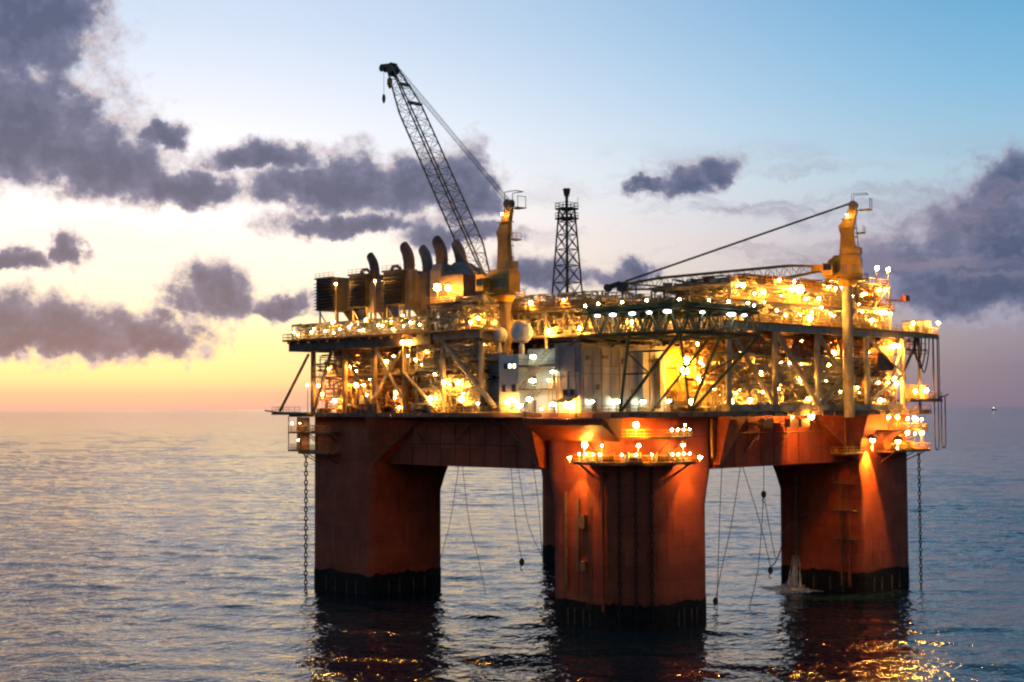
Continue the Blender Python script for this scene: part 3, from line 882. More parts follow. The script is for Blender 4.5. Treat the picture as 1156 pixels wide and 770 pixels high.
# ---- turbine intake houses and exhausts
def intake(y0, y1, label):
    ym = (y0+y1)/2
    t = thing('air_intake_house', (-6, ym, Z2), label, 'intake house', 'turbine air intake houses')
    zb, zt = 56.0, 62.4
    box('body', (-4.2, ym, (zb+zt)/2), (6.2, y1-y0, zt-zb), 'louvre', t)
    k = 9
    for i in range(k):
        z = zb+.4+i*(zt-zb-.5)/k
        MB().add([(-7.34, y0, z), (-7.34, y1, z), (-8.0, y1, z-.3), (-8.0, y0, z-.3), (-7.34, y0, z+.07), (-7.34, y1, z+.07), (-8.0, y1, z-.23), (-8.0, y0, z-.23)],
                 [(0, 3, 2, 1), (4, 5, 6, 7), (0, 1, 5, 4), (1, 2, 6, 5), (2, 3, 7, 6), (3, 0, 4, 7)]).build('louvre_blade', 'louvre', t)
    box('roof', (-4.3, ym, zt+.12), (6.9, y1-y0+.3, .22), 'steel_dark', t)
    for x in (-6.6, -2): 
        for y in (y0+.4, y1-.4): bar('leg', (x, y, Z2), (x, y, zb), .2, 'steel', t, 8)
    bar('brace', (-6.6, y0+.4, Z2+.3), (-6.6, y1-.4, zb-.4), .13, 'steel', t, 6)
    MB().loft([[(-1.1, y0+.5, 56.4), (-1.1, y1-.5, 56.4), (-1.1, y1-.5, 62), (-1.1, y0+.5, 62)], [(2.2, ym-1.6, 52), (2.2, ym+1.6, 52), (2.2, ym+1.6, 56), (2.2, ym-1.6, 56)]]).build('transition_duct', 'duct', t)
    railing('railing', [(-7.6, y0, zt+.23), (-7.6, y1, zt+.23)], t, 'rust', 1.0, 1.4)


intake(71.4, 77.4, 'dark louvred intake house at the outer end of the row')
intake(61.4, 66.6, 'dark louvred intake house between the first two exhaust bays')
intake(50.4, 56.0, 'dark louvred intake house next to the tall exhaust pair')
# small curved vent hoods on the intake roofs
for y in (66.0, 56.6):
    t = thing('vent_hood', (-3.5, y, 62.6), 'curved vent hood bridging intake house roofs', 'vent', 'curved vent hoods')
    MB().tube([(-3.5, y+1.8, 61.5), (-3.5, y+1.7, 63.0), (-3.5, y+1.0, 63.9), (-3.5, y-.3, 64.0), (-3.5, y-1.2, 63.4), (-3.5, y-1.5, 62)], .35, 8).build('hood', 'duct', t)


def stack(x, y, ztop, sil, w, mat, label, rd=.95):
    t = thing('exhaust_stack', (x, y, Z2), label, 'exhaust stack', 'turbine exhaust stacks')
    zs = ztop-7.2
    box('silencer', (x, y, (55+zs)/2), (w, w, zs-55), sil, t)
    for zz in np.arange(56.2, zs, 1.9): box('stiffener_ring', (x, y, zz), (w+.16, w+.16, .16), sil, t)
    for dx in (-1, 1):
        for dy in (-1, 1): bar('leg', (x+dx*w*.4, y+dy*w*.4, Z2), (x+dx*w*.4, y+dy*w*.4, 55), .18, 'steel', t, 6)
    MB().loft([[(x-w/2, y-w/2, zs), (x+w/2, y-w/2, zs), (x+w/2, y+w/2, zs), (x-w/2, y+w/2, zs)], [(x-rd, y-rd, zs+1.3), (x+rd, y-rd, zs+1.3), (x+rd, y+rd, zs+1.3), (x-rd, y+rd, zs+1.3)]]).build('cone', sil, t)
    # bent duct with a slanted mouth
    n = 16; rings = []
    path = [(0, zs+1.0, 1.0, 0), (0, zs+2.2, 1.0, 0), (.08, zs+3.1, 1.02, .08), (.35, zs+4.1, 1.02, .25), (.75, zs+4.9, 1.0, .48), (1.2, zs+5.5, .96, .75)]
    for s, z, rr, tl in path:
        ring = []
        for k in range(n):
            a = 2*math.pi*k/n; u_, w_ = math.cos(a)*rd*rr, math.sin(a)*rd*rr
            ring.append((x+w_, y+s+u_*math.cos(tl), z+u_*(-math.sin(tl))))
        rings.append(ring)
    for s_, a_, zz_, b_, ww_ in ((1.55, .45, 5.95, .80, .90),): rings.append([(x+math.sin(2*math.pi*k/n)*rd*ww_, y+s_+a_*rd*math.cos(2*math.pi*k/n), zs+zz_-b_*rd*math.cos(2*math.pi*k/n)) for k in range(n)])
    mb = MB(); nv = len(rings[0]); v_ = [p for r_ in rings for p in r_]
    mb.add(v_, [(j*nv+i, j*nv+(i+1) % nv, (j+1)*nv+(i+1) % nv, (j+1)*nv+i) for j in range(len(rings)-1) for i in range(nv)], True)
    inner = [tuple(Vector(p)*.9+Vector((x, y+1.55, zs+5.95))*.1) for p in rings[-1]]; low = [(x+(p[0]-x)*.7, y+.85+(p[1]-y-1.55)*.5, zs+5.1+(p[2]-zs-5.95)*.5) for p in inner]
    o_ = len(mb.v); mb.add(rings[-1]+inner+low, [(i, (i+1) % n, n+(i+1) % n, n+i) for i in range(n)] + [(n+i, n+(i+1) % n, 2*n+(i+1) % n, 2*n+i) for i in range(n)] + [tuple(range(2*n, 3*n))])
    mb.build('bent_duct', mat, t)
    for zz in (zs+2.2, zs+3.5): MB().lathe((x, y+(.2 if zz > zs+3 else 0), zz), [(rd*1.04, -.07), (rd*1.1, -.07), (rd*1.1, .07), (rd*1.04, .07)], 14).build('flange', mat, t)
    return t


stack(-5, 62.8-1.5, 67.6, 'duct', 2.7, 'duct_dark', 'dark bent exhaust stack standing apart at the outer end of the row', .92)
stack(-5, 52.6-1.6, 68.7, 'duct', 3.0, 'duct_dark', 'dark bent exhaust stack on a pale square silencer beside the louvred house', 1.1)
stack(-2, 50.2-1.2, 68.2, 'duct', 3.0, 'duct', 'bluish grey bent exhaust stack between two darker stacks', 1.05)
stack(-5, 41.6, 69.0, 'duct', 3.2, 'duct_dark', 'tallest dark bent exhaust stack in the row', 1.15)
stack(-1, 40.6, 68.6, 'duct', 3.2, 'duct', 'grey bent exhaust stack rising from the floodlit hood next to the crane', 1.1)
# large hood below the last stack
t = thing('exhaust_hood', (-5.5, 35.2, Z2), 'large peaked exhaust hood lit by two strong floodlights', 'hood')
MB().loft([[(-8.5, 32, 55.2), (-1.5, 32, 55.2), (-1.5, 38.4, 55.2), (-8.5, 38.4, 55.2)], [(-8.5, 32, 60.4), (-1.5, 32, 60.4), (-1.5, 38.4, 60.4), (-8.5, 38.4, 60.4)], [(-5, 36.6, 63.2), (-2.2, 36.6, 63.2), (-2.2, 38.3, 63.2), (-5, 38.3, 63.2)]]).build('body', 'duct_dark', t)
for x in (-8, -2):
    for y in (32.5, 38): bar('leg', (x, y, Z2), (x, y, 55.2), .25, 'steel', t, 8)
bar('brace', (-8, 32.5, Z2+.4), (-8, 38, 55), .14, 'steel', t, 6)
plate('landing', -11.6, -1, 30.5, 39, 55.1, t, 'grate'); railing('railing', [(-11.5, 39, 55.1), (-11.5, 30.6, 55.1), (-2, 30.6, 55.1)], t, 'yellow', 1.1, 1.4, r=.06)
box('side_panel', (-8.62, 37.0, 53.0), (.2, 2.6, 3.4), 'steel', t)

# ------------------------------------------------------------------ living quarters
LQ = thing('living_quarters', (-2, 14, ZD), 'pale grey cabin block with outside stairs and few windows', 'building')
ZR = 46.1
box('wall_block', (-1.0, 2.9, (ZD+ZR)/2), (22.0, 5.8, ZR-ZD), 'white', LQ)                 # corner block
box('wall_block', (-.2, 10.1, (ZD+ZR)/2-.02), (19.2, 8.55, ZR-ZD-.04), 'white', LQ)          # set back behind the stairs
box('wall_block', (-1.2, 16.8, (ZD+45.2)/2), (21.6, 4.8, 45.2-ZD), 'white', LQ)              # stair tower
box('wall_block', (0.4, 24.0, (ZD+44.4)/2), (19.0, 9.4, 44.4-ZD), 'panel_grey', LQ)              # low wing
box('upper_panel', (-12.06, 2.9, 44.0), (.12, 5.7, 4.1), 'panel_grey', LQ)
bar('rounded_parapet', (-9.6, 19.3, 44.9), (-9.6, 29.2, 44.9), .75, 'panel_grey', LQ, 14)
box('parapet', (-1.0, -.05, ZR+.3), (22.2, .2, .6), 'steel', LQ); box('parapet', (-12.05, 2.9, ZR+.3), (.2, 5.9, .6), 'steel', LQ)
# vertical panel ribs and a seam on the two faces of the corner block
for k in range(10): box('panel_rib', (-11.4+k*2.3, -.05, 40.4), (.10, .10, 9.9), 'white', LQ)
box('panel_seam', (-1, -.08, 41.6), (21.8, .12, .16), 'panel_grey', LQ)
for k in range(3): box('panel_rib', (-12.06, .3+k*2.6, 39.0), (.12, .12, 6.2), 'panel_grey', LQ)
box('big_duct', (3.2, -.55, 40.8), (1.5, 1.0, 9.6), 'white', LQ); box('big_duct', (7.6, -.6, 40.2), (1.2, 1.1, 8.6), 'steel', LQ)
# windows
def window(x, y, z, w, h, face, mat='glass'):
    if face == 'x': o = box('window', (x-.03, y, z), (.1, w, h), mat, LQ); box('frame', (x-.02, y, z), (.06, w+.24, h+.24), 'steel_dark', o)
    else: o = box('window', (x, y-.03, z), (w, .1, h), mat, LQ); box('frame', (x, y-.02, z), (w+.24, .06, h+.24), 'steel_dark', o)
for k, y in enumerate((15.4, 16.5, 17.6)): window(-12.0, y, 43.2, .65, .75, 'x', 'lamp_window' if k < 2 else 'glass')
for y, z in ((15.6, 39.4), (18.0, 39.4), (2.0, 38.4), (3.6, 38.4), (16.0, 36.5)): window(-12.0, y, z, .8, 1.1, 'x')
for k in range(6): window(-9.1, 20.4+k*1.45, 41.4, 1.0, .55, 'x')
box('wing_band', (-9.2, 24, 42.2), (.25, 9.2, .18), 'steel_dark', LQ); box('wing_band', (-9.2, 24, 40.7), (.25, 9.2, .18), 'steel_dark', LQ)
for y in (12.9, 8.0): 
    for z in (36.3, 40.4): box('door', (-9.84, y, z), (.1, 1.0, 2.1), 'steel_dark', LQ)
for k, (x, z, w_, h_) in enumerate(((-10.4, 44.2, 1.0, .7), (-6.2, 44.4, 1.4, .6), (-1.4, 43.8, 1.0, 1.0), (1.0, 38.6, .9, 1.1), (5.6, 44.0, 1.2, .6), (-8.0, 39.4, .7, .9))):
    v_ = box('wall_vent', (x, -.14, z), (w_, .26, h_), 'steel', LQ)
    for q in (-.25, .05, .35): box('vent_blade', (x, -.30, z+q*h_), (w_*.9, .1, .07), 'steel_dark', v_)
for x in (-7.3, -2.7, 5.3): bar('downpipe', (x, -.22, ZD), (x, -.22, ZR-.2), .10, 'steel', LQ, 6)
for x in (-8.9, -.2): box('door', (x, -.07, ZD+1.1), (1.0, .12, 2.1), 'steel_dark', LQ)
box('cable_tray', (-3, -.25, 42.9), (17, .3, .16), 'steel', LQ); box('cable_tray', (-12.2, 3.0, 41.2), (.22, 5.0, .16), 'steel', LQ)
for y in (1.2, 4.9): bar('downpipe', (-12.2, y, ZD), (-12.2, y, 46), .09, 'steel', LQ, 6)
# galleries and zigzag stairs
for z in (39.2, 43.2):
    pl = plate('gallery', -12.2, -9.7, 5.85, 14.35, z, LQ, 'grate', .15)
    railing('railing', [(-12.15, 5.9, z), (-12.15, 14.3, z)], pl, 'steel', 1.1, 1.3, r=.055)
def flight(y0, z0, y1, z1, x):
    f = box('stair_stringer', (x, (y0+y1)/2, (z0+z1)/2), (.12, .3, .3), 'steel', LQ)
    bpy.data.objects.remove(f)
    s_ = MB()
    for dx in (-.5, .5): s_.tube([(x+dx, y0, z0), (x+dx, y1, z1)], .11, 4); s_.tube([(x+dx, y0, z0+1.05), (x+dx, y1, z1+1.05)], .05, 4)
    st = s_.build('stair_flight', 'steel', LQ); n = int(abs(z1-z0)/.42)
    for i in range(n):
        f_ = (i+.5)/n; box('tread', (x, y0+(y1-y0)*f_, z0+(z1-z0)*f_+.05), (1.0, .34, .06), 'grate', st)
flight(13.2, ZD, 8.4, 39.2, -12.8); flight(13.2, 39.2, 8.4, 43.2, -12.8); flight(11.5, 43.2, 7.5, ZR, -11.2)
railing('railing', [(-12.2, 0, ZR+.05), (-12.2, 5.8, ZR+.05)], LQ, 'steel', 1.1, 1.4)
# lean-to porch on the main deck
MB().add([(-12.1, 0.6, 37.9), (-12.1, 3.4, 37.9), (-14.4, 3.4, 36.9), (-14.4, .6, 36.9), (-12.1, .6, 38.1), (-12.1, 3.4, 38.1), (-14.4, 3.4, 37.1), (-14.4, .6, 37.1)],
         [(0, 3, 2, 1), (4, 5, 6, 7), (0, 1, 5, 4), (1, 2, 6, 5), (2, 3, 7, 6), (3, 0, 4, 7)]).build('porch_roof', 'steel_dark', LQ)
for y in (.8, 3.2): bar('porch_post', (-14.2, y, ZD), (-14.2, y, 37), .09, 'steel_dark', LQ, 6)
railing('railing', [(-12.55, 36, ZD), (-12.55, 11, ZD)], H, 'yellow', 1.1, 1.5, r=.055)
railing('railing', [(-12.55, -12.5, ZD), (-12.55, -.4, ZD)], H, 'yellow', 1.1, 1.5, r=.055)
railing('railing', [(-12.5, -12.55, ZD), (79.3, -12.55, ZD)], H, 'yellow', 1.1, 1.6, r=.055)
# satellite domes on the roof
for x, y, r_, lab in ((-8.0, 17.6, 1.95, 'larger round white satellite dome on the cabin roof'), (-7.6, 23.6, 1.45, 'smaller round white satellite dome beside the crane base')):
    zb = 45.25 if y < 20 else 44.5
    t = thing('satellite_dome', (x, y, zb), lab, 'radome', 'satellite domes')
    bar('pedestal', (x, y, zb), (x, y, zb+1.9), .5, 'white', t, 10)
    zc = 49.2 if y < 20 else 49.0
    bar('mast', (x, y, zb+1.9), (x, y, zc-r_*.85), .38, 'white', t, 10)
    MB().lathe((x, y, zc), [(r_*math.cos(a)+.001, r_*math.sin(a)) for a in [math.pi*(k/14-.5) for k in range(15)]], 24).build('dome', 'radome', t)
    MB().lathe((x, y, zc), [(r_*.55, -r_*.9), (r_*.62, -r_*.9), (r_*.62, -r_*.72), (r_*.55, -r_*.72)], 16).build('collar', 'panel_grey', t)

# ------------------------------------------------------------------ centre truss deck behind and above the cabins
CD = thing('truss_deck', (20, 20, ZD), 'raised lattice deck of yellow lit trusses behind the cabin block', 'deck module')
Z3 = 55.4
for (a, b_) in (((-3.5, 3), (-3.5, 30)), ((-3.5, 3), (40, 3)), ((10, 30), (10, 3)), ((-3.5, 30), (20, 30))):
    L = math.dist(a, b_)
    xtruss(CD, a, b_, 48.6, 53.0, max(3, round(L/5.2)), 'steel')
plate('deck', -4.2, 42, 2.4, 40, 53.4, CD, 'grate', .3)
for x in (-3.5, 10, 24, 38):
    for y in (3, 16, 30): bar('post', (x, y, ZR if x < 8 and y < 28 else ZD), (x, y, 53.1), .3, 'steel', CD, 8)
plate('service_floor', -3.8, 38, 2.6, 30, 48.5, CD, 'grate', .2)
railing('railing', [(-4.1, 40, 53.4), (-4.1, 2.5, 53.4), (42, 2.5, 53.4)], CD, 'yellow', 1.2, 1.5, r=.07)
pipework('pipework', (-3, 6, 3.5, 29, 48.8, 53), 180, 21, CD, 'pipe', (.06, .2)); pipework('pipework', (2, 40, 3.5, 8, 48.8, 53), 165, 22, CD, 'pipe', (.06, .2))
pipework('pipework', (-3.6, 30, 4, 38, 53.6, 56), 195, 23, CD, 'pipe', (.05, .16)); boxes('fittings', (-3.5, 34, 4, 38, 53.4, 53.4), 70, 24, CD, 'steel', (.4, 1.6))
for k in range(5): h_vessel(2+k*7.2, 7+(k % 2)*4, 53.4, 3.4, .8, 'X', 'small drum on top of the lattice deck behind the cabins', 'drums on the lattice deck')
for k in range(5):
    y = 5+k*5.2; MB().tube([(-3.9, y, 53.4), (-3.9, y, 54.9), (-3.9, y+1.0, 55.4), (-3.9, y+2, 54.9), (-3.9, y+2, 53.4)], .14, 6).build('gooseneck_vent', 'pipe', CD)

# lattice tower
LT = thing('lattice_tower', (28, 40, 53), 'slim dark lattice tower with a beacon at its top', 'tower')
tz = [53.4, 57.5, 61.5, 65, 68.3, 71.3, 74.0, 76.4]
def tw(z): return 2.5-(z-53.4)/(76.4-53.4)*1.35
cor = ((-1, -1), (1, -1), (1, 1), (-1, 1))
for sx, sy in cor: bar('leg', (28+sx*tw(53.4), 40+sy*tw(53.4), 53.4), (28+sx*tw(76.4), 40+sy*tw(76.4), 76.4), .2, 'steel_dark', LT, 6)
for z0, z1 in zip(tz, tz[1:]):
    for k in range(4):
        a, b_ = cor[k], cor[(k+1) % 4]
        A = (28+a[0]*tw(z0), 40+a[1]*tw(z0), z0); B = (28+b_[0]*tw(z1), 40+b_[1]*tw(z1), z1)
        A2 = (28+a[0]*tw(z1), 40+a[1]*tw(z1), z1); B2 = (28+b_[0]*tw(z0), 40+b_[1]*tw(z0), z0)
        bar('brace', A, B, .10, 'steel_dark', LT, 5); bar('brace', B2, A2, .10, 'steel_dark', LT, 5); bar('strut', A2, B, .10, 'steel_dark', LT, 5)
bar('riser', (28, 40, 53.4), (28, 40, 79), .28, 'steel_dark', LT, 8)
for z in (74.6, 76.6):
    pl = plate('platform', 26.3, 29.7, 38.3, 41.7, z, LT, 'steel_dark', .16); railing('railing', [(26.35, 38.35, z), (29.65, 38.35, z), (29.65, 41.65, z), (26.35, 41.65, z)], pl, 'steel_dark', 1.2, 1.1, True, .07)
MB().lathe((28, 40, 79), [(.3, -2.5), (.32, 0), (.6, .5), (.8, 1.7), (.75, 1.8), (.1, 1.82)], 10).build('flare_tip', 'steel_dark', LT)
for dx, dy, hh in ((1.6, 1.6, 2.2), (-1.6, 1.6, 1.6), (1.6, -1.6, 2.6), (-1.6, -1.6, 1.8)): bar('antenna', (28+dx, 40+dy, 76.4), (28+dx, 40+dy, 76.4+hh), .05, 'steel_dark', LT, 4)

# ------------------------------------------------------------------ helideck
HD = thing('helideck', (-4.5, -12.5, ZD), 'dark green cantilevered helideck on lattice trusses and slanting legs', 'helideck')
hx0, hx1, hy0, hy1, hz = -16.2, 7.4, -24.2, -.8, 51.9
c_ = 4.2
poly = [(hx0, hy0+c_), (hx0+c_, hy0), (hx1-c_, hy0), (hx1, hy0+c_), (hx1, hy1-c_), (hx1-c_, hy1), (hx0+c_, hy1), (hx0, hy1-c_)]
MB().prism(poly, hz-.55, hz).build('deck_plate', 'green', HD)
net = MB(); k = len(poly)
for i in range(k):
    a, b_ = poly[i], poly[(i+1) % k]; ox, oy = (b_[1]-a[1]), -(b_[0]-a[0]); L = math.hypot(ox, oy); ox, oy = ox/L*1.4, oy/L*1.4
    n = int(L/1.5)
    for j in range(n+1):
        f = j/n; x, y = a[0]+(b_[0]-a[0])*f, a[1]+(b_[1]-a[1])*f; net.tube([(x, y, hz-.2), (x+ox, y+oy, hz+.15)], .05, 4)
    for q in (.5, 1.0): net.tube([(a[0]+ox*q, a[1]+oy*q, hz-.2+.35*q), (b_[0]+ox*q, b_[1]+oy*q, hz-.2+.35*q)], .05, 4)
net.build('safety_net', 'green', HD)
# trusses below the plate
tx0, tx1, ty0, ty1 = hx0+1.6, hx1-1.6, hy0+1.6, hy1-1.6
zl, zh = 47.4, hz-.75
for a, b_ in (((tx0, ty0), (tx1, ty0)), ((tx0, ty0), (tx0, ty1)), ((tx0, ty1), (tx1, ty1)), ((tx1, ty0), (tx1, ty1)), (((tx0+tx1)/2, ty0), ((tx0+tx1)/2, ty1)), ((tx0, (ty0+ty1)/2), (tx1, (ty0+ty1)/2))):
    xtruss(HD, a, b_, zl, zh, 5, 'green', .13, .21)
    for t_ in (0, .2, .4, .6, .8, 1): 
        x, y = a[0]+(b_[0]-a[0])*t_, a[1]+(b_[1]-a[1])*t_; bar('hanger', (x, y, zl), (x, y, zh), .09, 'green', HD, 5)
for k in range(7):
    y = ty0+(ty1-ty0)*k/6; box('joist', ((tx0+tx1)/2, y, zh+.12), (tx1-tx0, .2, .3), 'green', HD)
plate('catwalk', tx0-.6, tx0+.6, ty0, ty1, zl+.25, HD, 'green', .08); plate('catwalk', tx0, tx1, ty0-.6, ty0+.6, zl+.25, HD, 'green', .08)
railing('railing', [(tx0-.6, ty1, zl+.25), (tx0-.6, ty0-.6, zl+.25), (tx1, ty0-.6, zl+.25)], HD, 'green', 1.0, 1.4)
# slanting legs down to the main deck
Bs = [(-12.0, -8.3, ZD), (1.2, -12.0, ZD)]
T = {'a': (tx0, ty0, zl), 'b': (tx0, (ty0+ty1)/2, zl), 'c': ((tx0+tx1)/2, ty0, zl), 'd': (tx1, ty0, zl), 'e': (tx0, ty1, zl), 'f': (tx1, (ty0+ty1)/2, zl)}
for b0, tops in ((0, 'ab'), (1, 'cd')):
    for q in tops: bar('leg', Bs[b0], T[q], .26, 'green', HD, 10)
    m0, m1 = Vector(Bs[b0]).lerp(Vector(T[tops[0]]), .5), Vector(Bs[b0]).lerp(Vector(T[tops[1]]), .5)
    bar('leg_brace', m0, m1, .15, 'green', HD, 6)
    q0, q1 = Vector(Bs[b0]).lerp(Vector(T[tops[0]]), .78), Vector(Bs[b0]).lerp(Vector(T[tops[1]]), .78)
    bar('leg_brace', q0, q1, .13, 'green', HD, 6); bar('leg_brace', m0, q1, .13, 'green', HD, 6)
bar('leg', Bs[1], T['a'], .2, 'green', HD, 8)
bar('leg', (-2.0, -2.6, ZR), T['e'], .2, 'green', HD, 8); bar('leg', (4.5, -1.2, ZD), T['f'], .22, 'green', HD, 8)
for x, y in ((tx0, ty1), ((tx0+tx1)/2, ty1), (tx1, ty1)): bar('post', (x, y+2.6, ZR if x < 9 else ZD), (x, y, zl), .2, 'green', HD, 8)

# ------------------------------------------------------------------ process module (right-hand side)
PR = thing('process_module', (46, -2, ZD), 'crowded process module of tan posts braces and pipes under the lowered crane boom', 'deck module')
Z2R = 50.7
xs = [12, 25.6, 39, 56, 69.5]
for x in xs:
    for y in (-12, 3, 18):
        bar('post', (x, y, ZD), (x, y, Z2R-1.2), (.55 if y < 0 else .38), 'steel', PR, 12)
box('edge_girder', (40.5, -12.1, Z2R-.75), (58, .7, 1.25), 'steel', PR); box('edge_girder', (76.5, -12.1, Z2R-.5), (14, .5, .9), 'steel', PR)
box('edge_girder', (11.6, 3, Z2R-.75), (.6, 29.4, 1.2), 'steel', PR)
box('sill_girder', (40, -12.2, ZD+.65), (57, .7, 1.2), 'steel', PR)
for k in range(9): box('sill_panel', (16+k*6, -12.62, ZD+.62), (3.6, .1, .8), 'pipe', PR)
plate('deck', 11.3, 83, -12.6, 28, Z2R, PR, 'deckpaint', .2)
for x in xs: box('cross_girder', (x, 7.6, Z2R-.85), (.45, 38.5, 1.1), 'steel_dark', PR)
railing('railing', [(11.4, -12.5, Z2R), (82.9, -12.5, Z2R), (82.9, 27, Z2R)], PR, 'yellow', 1.25, 1.5, r=.07)
for z in (40.4, 45.4):
    plate('mezzanine', 16, 68, -10.6, 17, z, PR, 'grate', .16)
    railing('railing', [(16, -10.5, z), (68, -10.5, z)], PR, 'steel', 1.1, 1.6, r=.05)
    for x in np.arange(18, 68, 6.5): box('joist', (x, 3, z-.34), (.22, 26.8, .34), 'steel_dark', PR)
for a, b_, r_ in (((26.3, -12, 49.2), (38.6, -12, 36.6), .46), ((39.4, -12, 49.3), (47.5, -11.4, 43.2), .4), ((51, -11.6, 43.0), (39.8, -12, 36.4), .42), ((12.6, -12, 49.0), (25.2, -12, 36.5), .44),
                  ((56.3, -12, 49.3), (69, -12, 42.6), .34), ((70, -12, 43), (75.6, -12, 49.6), .3), ((69.5, -12, 47.8), (64.0, -12, 39.6), .32), ((57, -12, 37), (68.8, -12, 42), .3)):
    bar('brace', a, b_, r_, 'steel', PR, 10)
for x in (76.0, 81.6): bar('post', (x, -12, ZD-.6 if x < 80 else 36.5), (x, -12, Z2R-.9), .3 if x < 80 else .14, 'steel', PR, 8)
plate('end_platform', 70, 83, -13.2, -4, 37.4, PR, 'steel_dark', .5); railing('railing', [(70, -13.1, 37.4), (82.9, -13.1, 37.4), (82.9, -5, 37.4)], PR, 'rust', 1.3, 1.3, r=.07)
box('end_cabin', (77.6, -10, 38.9), (4.4, 3.6, 2.8), 'steel', PR)
bar('davit_arm', (82, -12.6, 37.6), (85, -13.4, 38.4), .14, 'steel_dark', PR, 6)
seeds = 40
for (bx, n, mt, rr) in (((13, 68, -11, -5, 36, 40), 190, 'pipe', (.06, .2)), ((13, 68, -11, -5, 40.6, 45), 190, 'pipe', (.06, .2)), ((14, 68, -11, -4, 45.6, 49), 170, 'rust', (.06, .2)),
                        ((13, 68, -4, 14, 36, 49), 220, 'steel', (.1, .3)), ((13, 66, -11.5, 8, Z2R+.2, 54), 230, 'pipe', (.06, .2)), ((69, 81, -11, 4, Z2R-4, Z2R-1), 40, 'rust', (.06, .15)),
                        ((10.8, 24, -11, -2, 36, 48), 90, 'yellow', (.05, .14)), ((56, 69, -11.5, -4, 36, 49), 110, 'rust', (.06, .2))):
    seeds += 1; pipework('pipework', bx, n, seeds, PR, mt, rr)
boxes('fittings', (13, 68, -11, -3, ZD, ZD), 70, 60, PR, 'steel', (.5, 1.9)); boxes('fittings', (17, 67, -10, -2, 40.4, 40.4), 60, 61, PR, 'pipe', (.4, 1.6))
boxes('fittings', (17, 67, -10, -2, 45.4, 45.4), 60, 62, PR, 'rust', (.4, 1.6)); boxes('fittings', (13, 66, -11.5, 6, Z2R, Z2R), 90, 63, PR, 'steel', (.5, 2.0))
# lit back wall
box('fire_wall', (40, 18.6, 42.5), (56, .3, 14.4), 'steel', PR)
for k in range(18): box('wall_rib', (13.5+k*3.1, 18.38, 42.5), (.16, .14, 14), 'steel_dark', PR)
UB = thing('utility_house', (13.4, 6, ZD), 'bright yellow lit utility house beyond the end of the cabin block', 'building')
box('wall_block', (13.4, 6.3, 40.9), (5.0, 11.4, 11.4), 'yellow', UB); box('roof', (13.4, 6.3, 46.7), (5.4, 11.8, .2), 'steel', UB)
box('door', (12.2, .55, 36.4), (1.1, .1, 2.2), 'steel_dark', UB); box('window', (14.4, .55, 42), (1.0, .1, 1.0), 'glass', UB)
for z in (39.0, 43.0): plate('gallery', 10.9, 24, -1.6, .5, z, UB, 'yellow', .14); railing('railing', [(10.9, -1.55, z), (24, -1.55, z)], UB, 'yellow', 1.1, 1.2, r=.06)
g1 = 'vessels inside the process module'
for k, x in enumerate((19, 29, 44, 60)): h_vessel(x, -2, ZD, 6.2, 1.5, 'X', 'tan pressure vessel on the main deck in the process module', g1)
for k, x in enumerate((22, 33, 48)): h_vessel(x, -3.2, 40.4, 5.0, 1.2, 'X', 'smaller drum lying on the middle floor of the process module', 'middle floor drums')
for k, (x, hh) in enumerate(((30.5, 8), (35, 6.5), (53.5, 9), (63.5, 7))): v_vessel(x, -7.6, ZD, hh, .9, 'upright vessel behind the front braces of the process module', 'upright process vessels')
for k, x in enumerate((15.5, 22, 28.5, 41.5, 46, 60.5, 66)): skid(x, -10.3, ZD, 'pump set behind the sill girder of the process module', 'process pump sets', 20+k)
for k, x in enumerate((18, 26.5, 36, 45)): cabinet(x, -8.8, 45.4, 2.2, 1.6, 2.2, 'steel cabinet on the upper floor of the process module', 'process cabinets', 'steel')
box('hung_tank', (63.5, -11.0, 45.4), (6.2, 1.6, 4.8), 'rust', PR)

# pipe rack on top with two levels
RK = thing('pipe_rack', (36, -2, Z2R), 'two level pipe rack glowing orange on top of the process module', 'pipe rack')
rx = [16, 24, 32, 40, 47.5, 56]
for z in (54.6, 57.6):
    frame(RK, rx, [-9.5, -1, 8], Z2R if z < 55 else 54.6, z, .2, 'steel', True, .4)
    plate('rack_floor', 15.5, 56.5, -9.9, 8.4, z+.14, RK, 'grate', .12)
    railing('railing', [(15.5, -9.9, z+.15), (56.5, -9.9, z+.15)], RK, 'yellow', 1.1, 1.6, r=.055)
for i in range(9):
    bar('header_pipe', (15, -9+i*1.9, 55.2+(i % 2)*.15), (57, -9+i*1.9, 55.2+(i % 2)*.15), .24+.06*(i % 3), 'pipe', RK, 8)
    if i % 2: bar('header_pipe', (20, -9+i*1.9, 58.3), (57, -9+i*1.9, 58.3), .3, 'rust', RK, 8)
pipework('pipework', (16, 56, -9.5, 8, 54.8, 57.2), 225, 71, RK, 'pipe', (.05, .16)); pipework('pipework', (22, 56, -9.5, 8, 57.8, 59.6), 180, 72, RK, 'rust', (.05, .16))
boxes('fittings', (16, 56, -9.5, 8, 57.75, 57.75), 60, 73, RK, 'steel', (.3, 1.3))
for a, b_ in zip(rx, rx[1:]): bar('brace', (a, -9.5, Z2R+.2), (b_, -9.5, 54.2), .13, 'steel', RK, 6)
for k, x in enumerate((34, 41.5, 49)): h_vessel(x, -6, 51 if False else Z2R, 4.2, .95, 'X', 'drum on the process module roof under the pipe rack', 'drums under the pipe rack')

